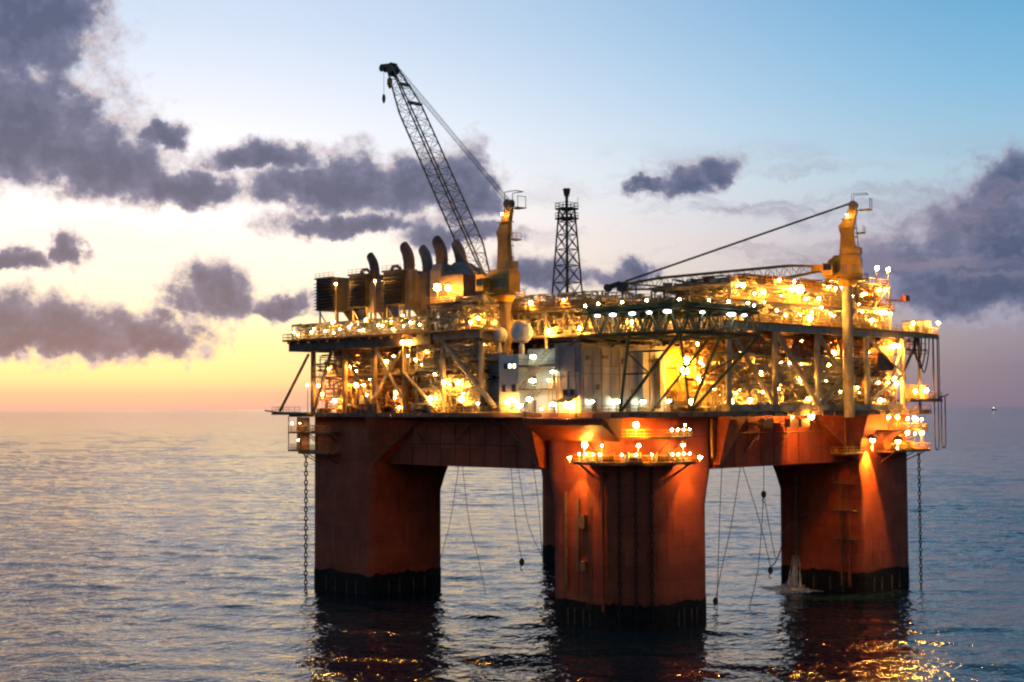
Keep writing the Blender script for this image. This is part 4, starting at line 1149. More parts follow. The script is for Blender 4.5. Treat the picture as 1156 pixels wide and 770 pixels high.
# equipment tower near the far corner
TB = thing('equipment_tower', (65.5, -4, Z2R), 'stepped equipment tower with lamps on its railings beside the crane pedestal', 'tower')
for z, x0, x1, y0, y1 in ((55.4, 58, 72, -9, 4), (60.2, 60, 71.5, -8, 2)):
    plate('floor', x0, x1, y0, y1, z, TB, 'grate', .35); railing('railing', [(x0, y1, z), (x0, y0, z), (x1, y0, z), (x1, y1, z)], TB, 'yellow', 1.2, 1.3, r=.065)
for x in (59, 65, 71):
    for y in (-8.5, 2): bar('post', (x, y, Z2R), (x, y, 55.1 if (x < 60 or y < -8.2 and False) else 60), .24, 'steel', TB, 8)
MB().lathe((64.5, -4, Z2R), [(2.2, 0), (2.2, 8.6), (1.8, 9.2), (.2, 9.4)], 16).build('surge_drum', 'pipe', TB)
box('control_room', (69.4, -4.2, Z2R+2.1), (3.6, 5, 4.0), 'steel', TB)
MB().lathe((69.2, -4.6, 55.5), [(1.8, 0), (1.8, 3.6), (1.2, 4.2), (.2, 4.3)], 14).build('surge_drum', 'yellow', TB)
pipework('pipework', (58.5, 71.5, -8.5, 2, Z2R+.3, 55), 135, 81, TB, 'pipe', (.05, .16)); pipework('pipework', (60, 71, -7.8, 2, 55.6, 60), 120, 82, TB, 'rust', (.05, .16))
for a, b_ in (((59, -8.5, 51), (65, -8.5, 55)), ((65, -8.5, 55), (71, -8.5, 51)), ((65, -8.5, 55.6), (71, -8.5, 60))): bar('brace', a, b_, .15, 'steel', TB, 6)
bar('jib_beam', (70, -8.2, 57.4), (76.5, -9.2, 57.4), .22, 'rust', TB, 6); box('jib_trolley', (76, -9.1, 57.9), (1.5, 1.2, 1.2), 'red_box', TB)
for x in (67, 71.3): bar('lamp_mast', (x, -8, 60.2), (x, -8, 63.6), .08, 'steel', TB, 6)
cabinet(79.6, -9.6, Z2R, 3.8, 4.2, 2.6, 'pale hut at the overhanging corner of the process module roof', 'roof corner hut', 'white')
for k, x in enumerate((73.5, 76.2)): cabinet(x, -10.8, Z2R, 1.4, 1.2, 1.5, 'small locker by the roof railing next to the corner hut', 'roof lockers', 'steel')

# loops of hose hanging at the far corner
GH = 'hoses draped at the overhanging corner'
for x0, x1, zb in ((73.5, 77.5, 43.6), (74.5, 79.0, 42.8), (73.0, 76.0, 45.0)):
    rope([(x0, -12.6, 49.8), (x0+.3, -12.6, 46.5), ((x0+x1)/2, -12.6, zb), (x1-.3, -12.6, 46.5), (x1, -12.6, 49.8)], 'black hose draped in a loop under the overhanging corner', .14, 'hanging_hose', GH)
for x0, x1, zt, zb in ((80.2, 81.8, 50, 27.2), (83.0, 84.6, 38, 27.6)):
    rope([(x0, -12.9, zt), (x0, -12.9, 36), (x0+.05, -12.9, zb+1.2), ((x0+x1)/2, -12.9, zb), (x1-.05, -12.9, zb+1.2), (x1, -12.9, 36), (x1, -12.9, zt)], 'long black hose in a narrow loop beyond the corner', .13, 'hanging_hose', 'long hose loops')
rope([(83.0, -12.6, 50.4), (83.0, -12.6, 38)], 'taut dark hoist wire at the overhanging module corner', .1, 'hoist_wire')

# ------------------------------------------------------------------ rear modules (seen through the gaps and from the side)
RM = thing('rear_module', (45, 60, ZD), 'plain steel module at the rear of the deck behind the lattice tower', 'deck module')
frame(RM, [24, 40, 56, 72, 79], [46, 60, 78], ZD, 49, .4, 'steel_dark', True, 1.0)
plate('deck', 22, 79.5, 42, 79.5, 49.2, RM, 'deckpaint', .2); plate('mezzanine', 23, 79, 44, 78, 42, RM, 'grate', .2)
railing('railing', [(22, 79.4, 49.2), (79.4, 79.4, 49.2), (79.4, 42, 49.2)], RM, 'yellow', 1.2, 1.8)
pipework('pipework', (24, 78, 44, 78, 36, 48), 300, 91, RM, 'steel', (.1, .3)); boxes('fittings', (24, 78, 44, 78, 49.2, 49.2), 60, 92, RM, 'steel', (.6, 2.6))
for k in range(4): h_vessel(34+k*11, 66, 49.2, 6, 1.5, 'Y', 'large drum on the rear module roof', 'rear module drums')

# ------------------------------------------------------------------ cranes
def crane(x, y, zb, dirn, tip, label, zped, boom_w, drop, boom_mat, z_h, kh=1.0):
    """zb: slew ring height, dirn: horizontal unit vector towards the boom"""
    C = thing('deck_crane', (x, y, zped), label, 'crane')
    d = Vector((dirn[0], dirn[1], 0)).normalized(); p = Vector((-d.y, d.x, 0)); o = Vector((x, y, 0)); ang = math.atan2(d.y, d.x)
    def L(s, t_, z): v = o+d*s+p*t_; return (v.x, v.y, z)
    bar('pedestal', (x, y, zped), (x, y, zb-.5), 1.25 if zped > 40 else .95, 'steel_dark' if zped > 40 else 'steel', C, 20)
    MB().lathe((x, y, zb), [(1.5, -1.6), (2.2, -.5), (2.2, 0), (.2, 0)], 20).build('slew_ring', 'yellow', C)
    walk = MB().lathe((x, y, zb), [(2.5, -.62), (3.9, -.62), (3.9, -.52), (2.5, -.52)], 16).build('walkway', 'grate', C)
    railing('railing', [(x+3.85*math.cos(k*math.pi/8), y+3.85*math.sin(k*math.pi/8), zb-.52) for k in range(16)], walk, 'yellow', 1.1, 1.6, True, .06)
    MB().loft([[L(-2.7, -1.4, zb), L(4.0, -1.4, zb), L(4.0, 1.4, zb), L(-2.7, 1.4, zb)], [L(-2.7, -1.4, zb+3.2), L(3.2, -1.4, zb+3.2), L(3.2, 1.4, zb+3.2), L(-2.7, 1.4, zb+3.2)], [L(-2.4, -1.2, zb+4.2), L(2.1, -1.2, zb+4.2), L(2.1, 1.2, zb+4.2), L(-2.4, 1.2, zb+4.2)]]).build('machinery_house', 'yellow', C)
    for s in (-1.6, .2, 2.0): box('house_door', L(s, 1.43, zb+1.5), (1.1, .06, 1.9), 'boom_grey', C, ang); box('house_vent', L(s, -1.43, zb+2.0), (1.1, .08, 1.0), 'boom_grey', C, ang)
    cab = box('cab', L(3.0, 2.35, zb+1.5), (2.0, 1.7, 2.3), 'yellow', C, ang)
    for (s, t_, sz) in ((4.02, 2.35, (.06, 1.4, 1.4)), (3.0, 3.22, (1.5, .06, 1.2))): box('cab_window', L(s, t_, zb+1.9), sz, 'glass', cab, ang)
    MB().lathe(L(-.6, -1.2, zb+4.2), [(.5, 0), (.5, 1.0), (.05, 1.1)], 8).build('vent_cap', 'yellow', C)
    # king post: a tapering plated mast that leans back and ends in a sheave head
    prof = [(1.7, zb+4.1), (1.55, zb+9.2), (2.1, zb+11.0), (1.5, zb+11.6), (.5, zb+13.0), (-.7, zb+15.2), (-1.1, zb+16.0), (-2.3, zb+16.0), (-2.9, zb+14.6), (-2.2, zb+12.6), (-1.75, zb+9.6), (-2.1, zb+6.5), (-2.6, zb+4.1)]
    prof = [(s, zb+4.1+(z-zb-4.1)*kh) for s, z in prof]; zq = zb+4.1+11.9*kh-16.0
    n = len(prof); w = [.68-.026*(z-zb-4) for s, z in prof]; prof = [(-.35+(s+.35)*.72, z) for s, z in prof]
    v = [L(s, -w[i], z) for i, (s, z) in enumerate(prof)] + [L(s, w[i], z) for i, (s, z) in enumerate(prof)]
    kp = MB().add(v, [tuple(range(n)), tuple(range(n, 2*n))[::-1]] + [(i, n+i, n+(i+1) % n, (i+1) % n) for i in range(n)]).build('king_post', 'yellow', C)
    for f in (.18, .36, .54, .72):
        zz = zb+4.1+11.9*kh*f; box('mast_stiffener', L(-.55, 0, zz), (2.75, 1.5, .14), 'yellow', C, ang)
    mp = box('mast_platform', L(-2.6, 0, zb+4.1+5.2*kh), (1.5, 2.4, .12), 'grate', C, ang)
    railing('railing', [L(-3.3, -1.2, zb+4.2+5.2*kh), L(-3.3, 1.2, zb+4.2+5.2*kh)], mp, 'yellow', 1.1, 1.2, r=.05)
    for q in (-.5, -.2, .3): bar('hose', L(1.25, q, zb+4.2), L(.9, q, zb+4.1+6.5*kh), .06, 'rope', C, 5)
    box('winch_housing', L(-2.0, 0, zb+4.9), (1.4, 2.0, 1.3), 'boom_grey', C, ang)
    pl = box('head_platform', L(-3.6, 0, zq+14.9), (2.2, 2.2, .15), 'boom_grey', C, ang)
    fr = MB()
    for t_ in (-1, 1):
        fr.tube([L(-1.3, t_, zq+15.9), L(-1.3, t_, zq+17.9), L(-4.0, t_, zq+17.9)], .09, 4); fr.tube([L(-4.6, t_, zq+15), L(-4.6, t_, zq+17.0)], .08, 4)
    fr.tube([L(-4.0, -1, zq+17.9), L(-4.0, 1, zq+17.9)], .09, 4); fr.tube([L(-4.6, -1, zq+16.9), L(-4.6, 1, zq+16.9)], .06, 4)
    fr.build('head_frame', 'boom_grey', C)
    for t_ in (-.6, .6): bar('sheave', L(-1.4, t_-.12, zq+15.9), L(-1.4, t_+.12, zq+15.9), .8, 'boom_grey', C, 14)
    ladder('ladder', L(-2.35, 0, zb+4.2), L(-1.75, 0, zb+4.1+8.3*kh), C, 'boom_grey', .6, tuple(d))
    # boom: four chords with lacing, tapered at both ends
    foot = Vector(L(4.2, 0, zb+1.2 if z_h is None else z_h)); tip = Vector(tip); ax = (tip-foot); Lb = ax.length; ax.normalize()
    sd = p.copy(); nm = ax.cross(sd).normalized()
    if nm.z < 0: nm = -nm
    def sec(f):
        k = min(1, .35+f/.16*.65) if f < .16 else (1 if f < .80 else 1-(f-.80)/.20*.55)
        return boom_w*k*.5
    fs = [i/26 for i in range(27)]; ch = {}
    for i, (su, sv) in enumerate(((-1, -1), (1, -1), (1, 1), (-1, 1))):
        pts = [foot+ax*Lb*f+sd*su*sec(f)*.95+nm*sv*sec(f) for f in fs]; ch[i] = pts
        MB().tube(pts, .17, 6).build('boom_chord', boom_mat, C)
    for i in range(4):
        mb = MB(); a, b_ = ch[i], ch[(i+1) % 4]
        for k in range(26): mb.tube([a[k], b_[k+1]] if k % 2 else [b_[k], a[k+1]], .055, 4); mb.tube([a[k], b_[k]], .045, 4)
        mb.build('boom_lacing', boom_mat, C)
    fl = box('boom_foot', tuple(foot+ax*1.0), (2.4, 2.6, 1.3), 'yellow', C, ang)
    for f in (.80, .90):
        c0 = foot+ax*Lb*f; MB().tube([c0-sd*sec(f)+nm*sec(f), c0+sd*sec(f)+nm*sec(f)], .35, 6).build('boom_plate', boom_mat, C)
    hd = MB(); e = tip
    hd.loft([[tuple(e-ax*1.2+sd*q*.9+nm*w_*1.0) for q, w_ in ((-1, -1), (1, -1), (1, 1), (-1, 1))], [tuple(e+ax*.8+sd*q*.8+nm*w_*.8) for q, w_ in ((-1, -1), (1, -1), (1, 1), (-1, 1))]])
    hd.loft([[tuple(e+ax*.3+sd*q*.6+nm*w_) for q, w_ in ((-1, .2), (1, .2), (1, 1.2), (-1, 1.2))], [tuple(e+ax*.9+d*2.2+sd*q*.5+Vector((0, 0, w_))) for q, w_ in ((-1, -.3), (1, -.3), (1, .5), (-1, .5))]])
    hd.build('boom_head', 'steel_dark', C)
    for q in (-.5, .5):
        c0 = e+d*2.3+ax*.6; bar('tip_sheave', c0+sd*(q-.12), c0+sd*(q+.12), .75, 'steel_dark', C, 14)
    # pendants and luffing wires from the king post head
    hp = Vector(L(-1.2, 0, zq+16.4))
    for q in (-.75, -.3, .3, .75): bar('pendant_wire', hp+sd*q, tip-ax*1.0+sd*q*1.1+nm*1.1, .055, 'rope', C, 4)
    if drop:
        c0 = e+d*2.6
        bar('hoist_wire', c0, c0-Vector((0, 0, drop)), .05, 'rope', C, 4); bar('hoist_wire', c0-d*1.8, c0-d*1.8-Vector((0, 0, drop*.45)), .05, 'rope', C, 4)
        MB().lathe(tuple(c0-Vector((0, 0, drop))), [(.06, .9), (.3, .6), (.36, -.2), (.2, -.8), (.05, -1.0)], 8).build('hook_block', 'steel_dark', C)
        MB().lathe(tuple(c0-d*1.8-Vector((0, 0, drop*.45))), [(.06, .9), (.5, .6), (.56, -.4), (.25, -1.2), (.05, -1.4)], 8).build('hook_block', 'yellow', C)
    return C


crane(-6, 24, 56.6, (0, 1), (-6, 54.8, 102.5), 'yellow deck crane with its lattice boom raised high', 45.0, 3.3, 5.5, 'boom_grey', 58.6)
crane(46.8, -13.7, 60.0, (-.35, .93), (31, 28, 60.0), 'yellow brown deck crane on a tall column with its boom lowered flat', 34.0, 2.2, 0, 'yellow', 62.0, .8)
# curved rest for the lowered boom
BR = thing('boom_rest', (31.4, 27, 53.4), 'orange trestle carrying the end of the lowered crane boom', 'boom rest')
for s in (-1, 1):
    bar('leg', (31.4+s*2.2, 27.6, 53.4), (31.4+s*.9, 27.2, 58.6), .2, 'rust', BR, 8); bar('leg', (31.4+s*2.2, 24.6, 53.4), (31.4+s*.9, 26.6, 58.6), .2, 'rust', BR, 8)
bar('cradle', (29.6, 26.9, 58.7), (33.2, 26.9, 58.7), .25, 'rust', BR, 8); bar('tie', (29.6, 27.4, 55.6), (33.2, 27.4, 55.6), .14, 'rust', BR, 6)
BR2 = thing('gantry_frame', (20, 12, 53.4), 'thin rust coloured gantry frame standing on the lattice deck', 'gantry')
for x in (14, 22): 
    bar('post', (x, 10, 53.4), (x, 10, 58.4), .14, 'rust', BR2, 6); bar('cantilever', (x, 10, 58.4), (x-3, 10, 56.8), .1, 'rust', BR2, 6)
bar('beam', (12, 10, 58.4), (26, 10, 58.4), .16, 'rust', BR2, 6)

# ------------------------------------------------------------------ lamps: every one a fitting with hood, bulb and bracket
def bulb_mesh(mat, r, flat=1.0):
    me = bpy.data.meshes.new('bulb'); v, f = [], []; n, m_ = 10, 6
    for j in range(m_+1):
        a = math.pi*(j/m_-.5)
        for k in range(n): v.append((r*math.cos(a)*math.cos(2*math.pi*k/n), r*math.cos(a)*math.sin(2*math.pi*k/n), r*flat*math.sin(a)))
    f = [(j*n+k, j*n+(k+1) % n, (j+1)*n+(k+1) % n, (j+1)*n+k) for j in range(m_) for k in range(n)]
    me.from_pydata(v, [], f); me.polygons.foreach_set('use_smooth', [True]*len(f)); me.materials.append(MATS[mat]); return me


BULB = {'s': bulb_mesh('lamp_sodium', .31), 'b': bulb_mesh('lamp_sodium_big', .68), 'w': bulb_mesh('lamp_white', .50, .55), 'o': bulb_mesh('lamp_bluewhite', .62, .35), 'm': bulb_mesh('lamp_small', .16)}
LEVELS = (27.1, 31.2, ZD, 42.4, Z2)
LAMPS = {
    'power_upper': [(-10.3, 67.9, 53.1), (-9.4, 58.8, 53.2), (-9.9, 60.6, 52.8), (-9.2, 63.7, 52.8), (-9.1, 53.2, 52.8), (-10.8, 49.4, 52.7), (-11.0, 45.9, 53.3), (-8.9, 29.7, 51.4), (-10.2, 26.2, 52.0), (-8.9, 56.6, 60.7), (-8.4, 69.5, 61.0)],
    'power_big': [(-11.2, 36.0, 58.0), (-11.2, 33.1, 57.7)],
    'power_mid': [(-12.9, 43.7, 48.2), (-12.9, 41.8, 48.2), (-11.8, 41.4, 44.9), (-11.2, 50.4, 44.9), (-11.4, 68.0, 43.9), (-11.3, 61.0, 44.2), (-11.3, 63.1, 40.6), (-11.1, 59.7, 40.6), (-12.0, 56.0, 40.5), (-11.6, 55.8, 38.6), (-11.7, 47.2, 38.9), (-12.0, 70.4, 40.6), (-12.3, 73.6, 40.8), (-11.2, 70.2, 38.9), (-12.2, 36.9, 37.8), (-12.2, 35.2, 37.8), (-12.3, 45.5, 36.2), (-10.9, 30.9, 44.8), (-12.0, 33.3, 40.7), (-11.2, 30.5, 40.6), (-11.9, 65.4, 37.6), (-11.4, 39.0, 46.3)],
    'power_glow': [(-11.2, 29.6, 37.6)],
    'left_sponson': [(-12.9, 77.9, 33.2), (-12.9, 75.2, 33.2), (-12.8, 76.0, 29.8)],
    'lq_white': [(-12.4, 10.6, 44.6), (-12.6, 5.9, 42.0), (-12.4, 10.7, 40.6), (-12.6, 11.3, 37.5), (-12.6, 5.9, 36.6), (-12.6, 13.6, 36.4)],
    'lq_warm': [(-12.9, 6.5, 40.6), (-12.9, 16.3, 37.1), (-12.9, 8.2, 35.8)],
    'lq_glow': [(-13.2, 2.0, 36.5)],
    'lq_right': [(-10.2, -0.8, 37.0), (-4.0, -0.8, 37.0), (2.2, -1.3, 37.0), (9.0, -1.4, 37.2), (6.0, -3.6, 37.0)],
    'truss': [(-4.2, 14.7, 49.4), (-4.2, 7.3, 49.6), (-4.2, 26.1, 51.2), (-4.2, 21.0, 50.4), (-4.3, 11.0, 54.6), (-4.3, 19.0, 54.6), (4, 2.4, 50.8), (16, 2.2, 51), (24, 2.2, 54.8)],
    'heli_oval': [(-15.1, -6.4, 50.6), (-15.1, -9.6, 50.6), (-15.1, -13.6, 50.6), (-15.1, -17.0, 50.6), (-15.1, -20.6, 50.6), (-9.4, -22.9, 50.6), (1.5, -22.9, 50.6), (-2, -22.9, 50.6)],
    'near_col': [(-13.4, -1.9, 30.0), (-13.4, -5.6, 30.0), (-9.9, -10.3, 30.0), (-9.6, -9.6, 33.2), (-2.3, -13.3, 30.0), (-1.3, -13.0, 33.2)],
    'near_glow': [(-13.2, 1.6, 27.9), (2.2, -13.2, 27.9)],
    'proc_yellow': [(11.4, -3.1, 42.4), (13.3, -2.1, 44.2), (16.5, -2.2, 47.1), (15.4, -3.8, 43.8), (14.9, -3.7, 41.1), (9.8, -5.6, 36.9), (20.5, -3.5, 38.4)],
    'proc_mid': [(19.4, -10.8, 44.0), (15.5, -10.9, 38.4), (13.9, -11.2, 37.2), (19.1, -11.2, 37.2), (26.6, -11.3, 37.2), (35.4, -10.8, 40.9), (27.9, -11.2, 39.2), (37.2, -11.3, 37.4), (43.5, -11.0, 40.7), (53.8, -11.3, 39.6), (31, -10.8, 46.3), (46.5, -10.8, 46.0), (23, -10.8, 42.0), (58.5, -11.0, 46.5)],
    'proc_low': [(29.4, -12.9, 34.2), (35.6, -12.9, 34.2)],
    'proc_up': [(13.2, -12.3, 52.6), (17.6, -12.0, 52.8), (29.1, -12.0, 52.4), (39.0, -11.0, 53.3), (42.5, -10.3, 56.1), (46.2, -10.4, 53.4), (48.4, -10.2, 58.3), (46, -10.2, 58.4), (18.9, -10.2, 57.2), (59.3, -9.3, 54.5), (25, -10.2, 56.4), (30, -10.2, 58.8), (53.5, -10, 53.0)],
    'proc_big': [(37.5, -11.6, 52.2), (33.0, -10.8, 57.3), (35.5, -10.8, 57.4)],
    'tower_block': [(66.2, -9.3, 54.6), (69.9, -9.3, 54.5), (67.9, -9.3, 54.6), (67, -8.1, 63.6), (71.3, -8.1, 63.6), (67.2, -8.4, 59.2), (69.7, -8.4, 59.4), (65.3, -12.5, 47.9), (67.2, -12.5, 47.9), (66.4, -11.6, 41.4), (64.9, -11.6, 40.5), (67.8, -11.6, 40.5), (62.5, -9.4, 52.8), (61.5, -11.6, 37.2), (72.6, -12.9, 39.0)],
    'right_end': [(76.5, -13.2, 39.2), (82.6, -12.8, 53.0), (73.2, -12.4, 52.6)],
    'right_col': [(62.2, -12.9, 33.9), (65.6, -12.9, 33.9), (69.0, -13.2, 33.6), (71.7, -13.2, 33.6), (75.6, -12.6, 33.4), (79.2, -9.6, 33.2), (70.4, -13.9, 30.6), (73.3, -13.7, 30.7), (75.6, -12.8, 30.7), (79.4, -7.0, 30.6)],
    'right_flood': [(58.6, -11.5, 29.6), (66.2, -12.6, 29.2)],
    'right_flood2': [(54.6, -8.9, 32.3)],
    'power_fill': [(-4.5, 28, 41.2), (-3.5, 36, 41), (-4, 44, 40.6), (-5, 52, 40.8), (-4, 59, 40.8), (-4.5, 66, 40.8), (-5, 47, 46.4), (-5, 56, 46.2), (-5, 66, 46.4), (-6, 29, 47.6), (-6, 38, 47.4)],  # unseen lamps added to fill the dark gaps inside the module
    'proc_fill': [(17, -5, 39), (24, -5.5, 39.2), (31, -5, 39), (38, -5.5, 39.2), (47, -5, 39), (57, -6, 39.2), (64, -5.5, 39), (21, -6, 44.2), (28, -5.6, 44), (36, -6, 44.2), (44, -5.6, 44), (52, -6, 44), (61, -6, 44.2), (24, -6, 48.4), (34, -6, 48.4), (43, -6, 48.4), (53, -6, 48.4)],  # added fill lamps, set deep between the process floors to brighten them
    'rack_fill': [(20, -5, 53.4), (28, -4, 53.4), (44, -5, 53.4), (52, -4, 53.2), (24, -4, 56.9), (40, -4, 56.9), (50, -3, 56.8), (65, -6.5, 58.4)],  # extra lamps added as fill light within the rack
    'power_small': [(-13.3+.5*(k % 2), 38.5+k*2.6+.7*math.sin(k*2.3), Z2+1.5+.5*math.sin(k*1.7)) for k in range(16)],
    'power_small2': [(-11.6+1.6*abs(math.sin(k*3.1)), 25+k*1.95+.6*math.sin(k*4.7), 36.8+(k*5.7) % 9.6) for k in range(0, 24, 2)],
    'proc_small': [(13.5+k*1.85+.7*math.sin(k*3.3), -11.6+2*abs(math.sin(k*2.9)), 36.8+(k*4.37) % 12.2) for k in range(0, 30, 2)],
    'proc_small2': [(14.5+k*1.75+.8*math.sin(k*2.1), -11.8+1.6*abs(math.sin(k*1.9)), Z2R+1.2+(k*2.71) % 6.8) for k in range(0, 25, 2)],
    'near_small': [(-13.3, -.6-k*1.5, z_) for k in range(4) for z_ in (28.5, 32.4)] + [(-.6-k*1.5, -13.3, z_) for k in range(4) for z_ in (28.5, 32.4)] + [(-11.6, -8.2, 28.5), (-8.2, -11.6, 28.5), (-10, -9.8, 28.5)],
    'king_post': [(-7.4, 23.0, 70.6), (45.6, -14.7, 71.6)],
}
TXT = {
    'power_fill': ('added fill lamp under a floor deep inside the exhaust stack module', 's'), 'proc_fill': ('added fill lamp under a floor deep inside the process module', 's'), 'rack_fill': ('added fill lamp inside the roof pipe rack', 's'),
    'power_small': ('small lamp on the roof deck railing beneath the exhaust stacks', 'm'), 'power_small2': ('small lamp among the pipes under the exhaust stack deck', 'm'),
    'proc_small': ('small lamp among the pipes of the process module', 'm'), 'proc_small2': ('small lamp on the pipe rack above the process module', 'm'),
    'near_small': ('small lamp along the railings of the platform below the helideck', 'm'),
    'king_post': ('small lamp lighting the head of a crane mast', 'm'),
    'power_upper': ('floodlight above the roof deck railing beneath the exhaust stacks', 's'), 'power_big': ('very bright paired floodlight on the peaked exhaust hood', 'b'),
    'power_mid': ('orange floodlight among the posts under the exhaust stack deck', 's'), 'power_glow': ('blazing floodlight at the foot of the long diagonal brace', 'b'),
    'left_sponson': ('floodlight in the access cage hanging under the exhaust stack corner', 'm'), 'lq_white': ('greenish white lamp by the outside stairs of the cabin block', 'w'),
    'lq_warm': ('orange lamp on the stair side of the cabin block', 's'), 'lq_glow': ('blazing lamp by the lean-to porch of the cabin block', 'b'), 'lq_right': ('greenish white lamp low along the plain ribbed cabin wall', 'w'),
    'truss': ('floodlight on the yellow lit lattice deck', 's'), 'heli_oval': ('flat oval white lamp under the helideck edge', 'o'), 'near_col': ('orange lamp on the mooring platform below the helideck', 's'),
    'near_glow': ('strong floodlight shining down the near red column', 's'), 'proc_yellow': ('floodlight in front of the yellow utility house', 'b'), 'proc_mid': ('orange lamp among the braces of the process module', 's'),
    'proc_low': ('lamp hung below the deck edge of the process module', 's'), 'proc_up': ('floodlight around the pipe rack on the process module roof', 's'), 'proc_big': ('very bright floodlight at the front of the pipe rack', 'b'),
    'tower_block': ('floodlight on or below the stepped equipment tower', 's'), 'right_end': ('lamp at the overhanging end of the process module', 's'), 'right_col': ('lamp on the mooring platform under the process module', 's'),
    'right_flood': ('strong floodlight washing the red column with the water jet', 'b'), 'right_flood2': ('strong floodlight in the angle of beam and column above the water jet', 'b')}
floors = {'near_col': (27.1, 31.2), 'near_small': (27.1, 31.2), 'near_glow': (27.1, 31.2), 'left_sponson': (27.6, 31.2), 'right_col': (27.4, 31.4), 'right_flood': (27.4,), 'right_flood2': (27.1,),
          'truss': (48.5, 53.4), 'heli_oval': (), 'proc_up': (Z2R, 54.75, 57.75), 'proc_big': (Z2R, 54.75), 'tower_block': (ZD, 40.4, 45.4, Z2R, 55.4, 60.2),
          'proc_mid': (ZD, 40.4, 45.4), 'proc_small': (ZD, 40.4, 45.4), 'proc_small2': (Z2R, 54.75, 57.75), 'power_small': (Z2,), 'proc_yellow': (ZD, 39, 43), 'power_upper': (Z2, 55.1), 'power_big': (55.1,), 'right_end': (37.4, Z2R), 'proc_low': ()}
RL = random.Random(77)
ORD = 'first second third fourth fifth sixth seventh eighth ninth tenth eleventh twelfth thirteenth fourteenth fifteenth sixteenth seventeenth eighteenth nineteenth twentieth twenty-first twenty-second twenty-third twenty-fourth twenty-fifth twenty-sixth twenty-seventh twenty-eighth twenty-ninth thirtieth'.split()
MARK = {'power_upper': ((-6, 24), 'raised crane'), 'power_big': ((-6, 24), 'raised crane'), 'power_mid': ((-12, 20), 'cabin block'), 'left_sponson': ((-12, 60), 'beam'), 'lq_white': ((-12, 0), 'porch'),
        'lq_warm': ((-12, 0), 'porch'), 'lq_right': ((-12, 0), 'porch'), 'truss': ((-6, 24), 'raised crane'), 'heli_oval': ((-12, 2), 'cabin block'), 'near_col': ((-12, 8), 'cabin side'), 'near_glow': ((-12, 8), 'cabin side'),
        'proc_yellow': ((8, 0), 'cabin block'), 'proc_mid': ((8, -8), 'cabin block'), 'proc_low': ((8, -8), 'cabin block'), 'proc_up': ((5, -12), 'helideck'), 'proc_big': ((5, -12), 'helideck'), 'tower_block': ((48.6, -13.6), 'lowered crane'),
        'right_end': ((48.6, -13.6), 'lowered crane'), 'right_col': ((48.6, -13.6), 'lowered crane'), 'right_flood': ((48.6, -13.6), 'lowered crane'), 'power_fill': ((-12, 20), 'cabin block'), 'proc_fill': ((8, -8), 'cabin block'),
        'near_small': ((-12, 8), 'cabin side'), 'rack_fill': ((5, -12), 'helideck'), 'power_small': ((-6, 24), 'raised crane'), 'power_small2': ((-12, 20), 'cabin block'), 'proc_small': ((8, -8), 'cabin block'), 'proc_small2': ((5, -12), 'helideck'), 'king_post': ((-6, 24), 'raised crane')}
for key, pts in LAMPS.items():
    txt, bk = TXT[key]
    if key in MARK: pts = sorted(pts, key=lambda q: math.hypot(q[0]-MARK[key][0][0], q[1]-MARK[key][0][1])+.01*q[2])
    for i, (x, y, z) in enumerate(pts):
        t = thing('oval_lamp' if bk == 'o' else 'wall_lamp' if bk == 'w' else 'floodlight', (x, y, z), txt+(f', {ORD[i]} from the {MARK[key][1]}' if key in MARK else ''), 'lamp', 'lamps: '+txt if len(pts) > 1 else None)
        rr = {'s': .28, 'b': .68, 'w': .5, 'o': .62, 'm': .16}[bk]
        o = bpy.data.objects.new('bulb', BULB[bk]); bs = RL.choice((.45, .6, .8, .95, 1.1, 1.4)) if bk == 's' else RL.uniform(.6, 1.1); link(o, Matrix.Translation((x, y, z)) @ Matrix.Diagonal((bs, bs, bs, 1)), t)
        fz = .35 if bk in 'o' else .55 if bk == 'w' else 1
        MB().lathe((x, y, z), [(rr*1.7, rr*.15), (rr*1.25, rr*fz*.95), (rr*.4, rr*fz*1.5), (.05, rr*fz*1.55)] if key in ('near_col', 'near_glow', 'right_flood', 'right_flood2', 'left_sponson') else [(rr*1.25, rr*fz*.95), (rr*1.05, rr*fz*1.25), (rr*.4, rr*fz*1.5), (.05, rr*fz*1.55)], 8).build('hood', 'steel_dark', t)
        fl = [f for f in floors.get(key, (ZD, 42.6, Z2)) if f < z-.6]
        if key in ('heli_oval', 'proc_low', 'power_fill', 'proc_fill', 'rack_fill', 'king_post'): bar('bracket', (x, y, z+rr*.4), (x+1.3, y+.9, z+.3) if key == 'king_post' else (x, y, z+(.75 if key in ('heli_oval', 'proc_low') else 1.35)), .07, 'steel_dark', t, 6)
        elif fl:
            bar('pole', (x+.25, y+.25, fl[-1]), (x+.25, y+.25, z+rr*1.3), .07, 'steel', t, 6)
        if key in ('right_flood', 'right_flood2', 'near_glow'):
            ld = bpy.data.lights.new('flood_beam', 'SPOT'); ld.energy = 6000 if key == 'near_glow' else 60000; ld.color = (1, .50, .05); ld.spot_size = R(58); ld.spot_blend = .4; ld.shadow_soft_size = .25
            lo = bpy.data.objects.new('flood_beam', ld)
            aim = {'right_flood': Vector((-.02, .30, -1)), 'right_flood2': Vector((.34, .12, -1)), 'near_glow': Vector((.30, .05, -1)) if x < -5 else Vector((.05, .30, -1))}[key]
            q = (-aim).to_track_quat('Z', 'Y').to_matrix().to_4x4()
            link(lo, Matrix.Translation((x, y, z-rr-.1)) @ q, t)
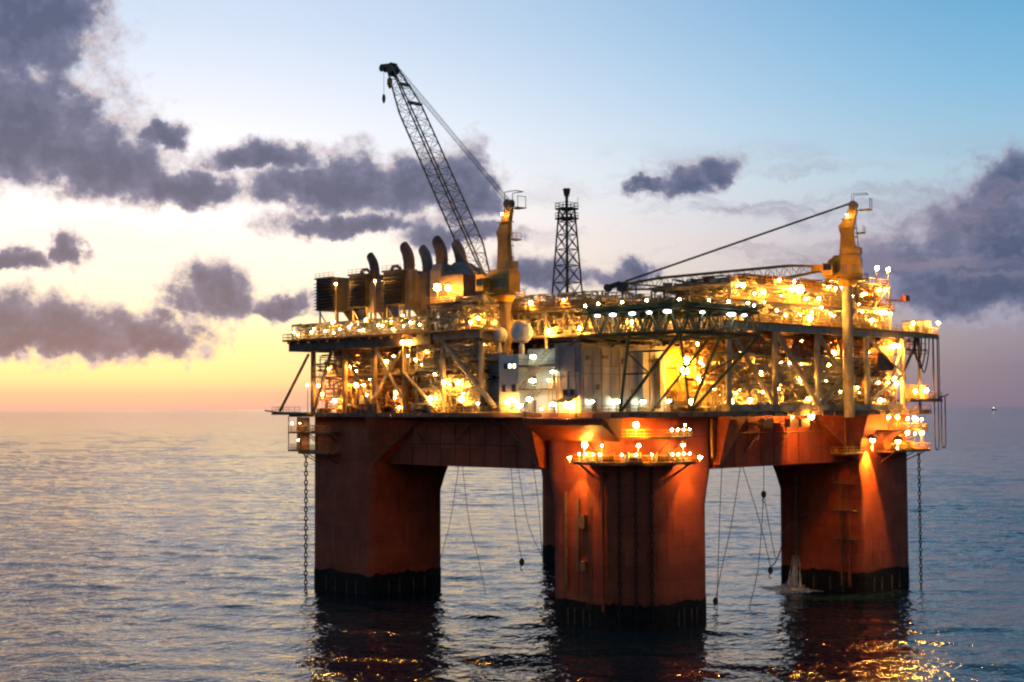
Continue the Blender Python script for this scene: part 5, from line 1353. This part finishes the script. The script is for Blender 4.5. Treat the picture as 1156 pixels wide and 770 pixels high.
# (rim lights)
# small perimeter lights round the helideck edge
for i in range(8):
    a, b_ = poly[i], poly[(i+1) % 8]
    for f in ((.17, .5, .83) if math.dist(a, b_) > 8 else (.5,)):
        x, y = a[0]+(b_[0]-a[0])*f, a[1]+(b_[1]-a[1])*f
        t = thing('perimeter_light', (x, y, hz), 'tiny white light on the rim of the helideck', 'lamp', 'helideck rim lights')
        bar('stem', (x, y, hz), (x, y, hz+.35), .08, 'steel_dark', t, 6)
        link(bpy.data.objects.new('bulb', BULB['m']), Matrix.Translation((x, y, hz+.5)), t)

# number look-alike equipment outwards from a landmark
def number(name, group, mark, what):
    L_ = [o for o in COL.objects if o.parent is None and o.get('group') == group]
    L_.sort(key=lambda o: (WM[o.name].translation.xy-Vector(mark)).length)
    for i, o in enumerate(L_): o['label'] = f"{o['label']}, {ORD[i]} from the {what}"


for grp, mk, wh in (('pump sets under the exhaust stacks', (-12, 20), 'cabin block'), ('upright vessels under the exhaust stacks', (-12, 20), 'cabin block'), ('drums inside the exhaust stack module', (-12, 20), 'cabin block'),
                    ('process pump sets', (8, -8), 'cabin block'), ('upright process vessels', (8, -8), 'cabin block'), ('process cabinets', (8, -8), 'cabin block'), ('vessels inside the process module', (8, -8), 'cabin block'), ('middle floor drums', (8, -8), 'cabin block'),
                    ('drums under the pipe rack', (5, -12), 'helideck'), ('drums on the lattice deck', (-6, 5), 'cabins'), ('rear module drums', (28, 40), 'lattice tower'), ('chains on the chamfered column corner', (-10.4, 2), 'ladder'),
                    ('helideck rim lights', (-12, 8), 'cabin stairs'), (GR, (0, 0), 'chained column'), (GL, (0, 0), 'chained column'), (GH, (70, -12), 'last post'), ('long hose loops', (70, -12), 'last post'), ('roof lockers', (79, -10), 'hut'), ('curved vent hoods', (-6, 24), 'crane')):
    number('', grp, mk, wh)
W1 = [o for o in COL.objects if o.parent is None and o.name.startswith('mooring_winch')]
for sub, mk in (('helideck', (-12, 8)), ('lowered', (56, -12))):
    q = sorted([o for o in W1 if sub in o['label']], key=lambda o: (WM[o.name].translation.xy-Vector(mk)).length)
    for i, o in enumerate(q): o['label'] = f"{o['label']}, {ORD[i]} from the beam"

# ------------------------------------------------------------------ a far vessel on the horizon
fx, fy = CAM.x+.9466*12000, CAM.y+.469*12000
V = thing('distant_vessel', (fx, fy, 0), 'tiny lit vessel far away on the horizon', 'ship')
MB().loft([[(fx-8, fy+16, -1), (fx+8, fy-16, -1), (fx+12, fy-13, -1), (fx-5, fy+18, -1)], [(fx-9, fy+18, 6), (fx+9, fy-18, 6), (fx+13, fy-14, 6), (fx-5, fy+20, 6)]]).build('hull', 'steel_dark', V)
box('deckhouse', (fx-2, fy+6, 11), (10, 12, 11), 'white', V); bar('mast', (fx-2, fy+6, 16), (fx-2, fy+6, 24), .5, 'steel', V, 6)
link(bpy.data.objects.new('masthead_lamp', bulb_mesh('lamp_window', 4.0)), Matrix.Translation((fx-4, fy+2, 20)), V)
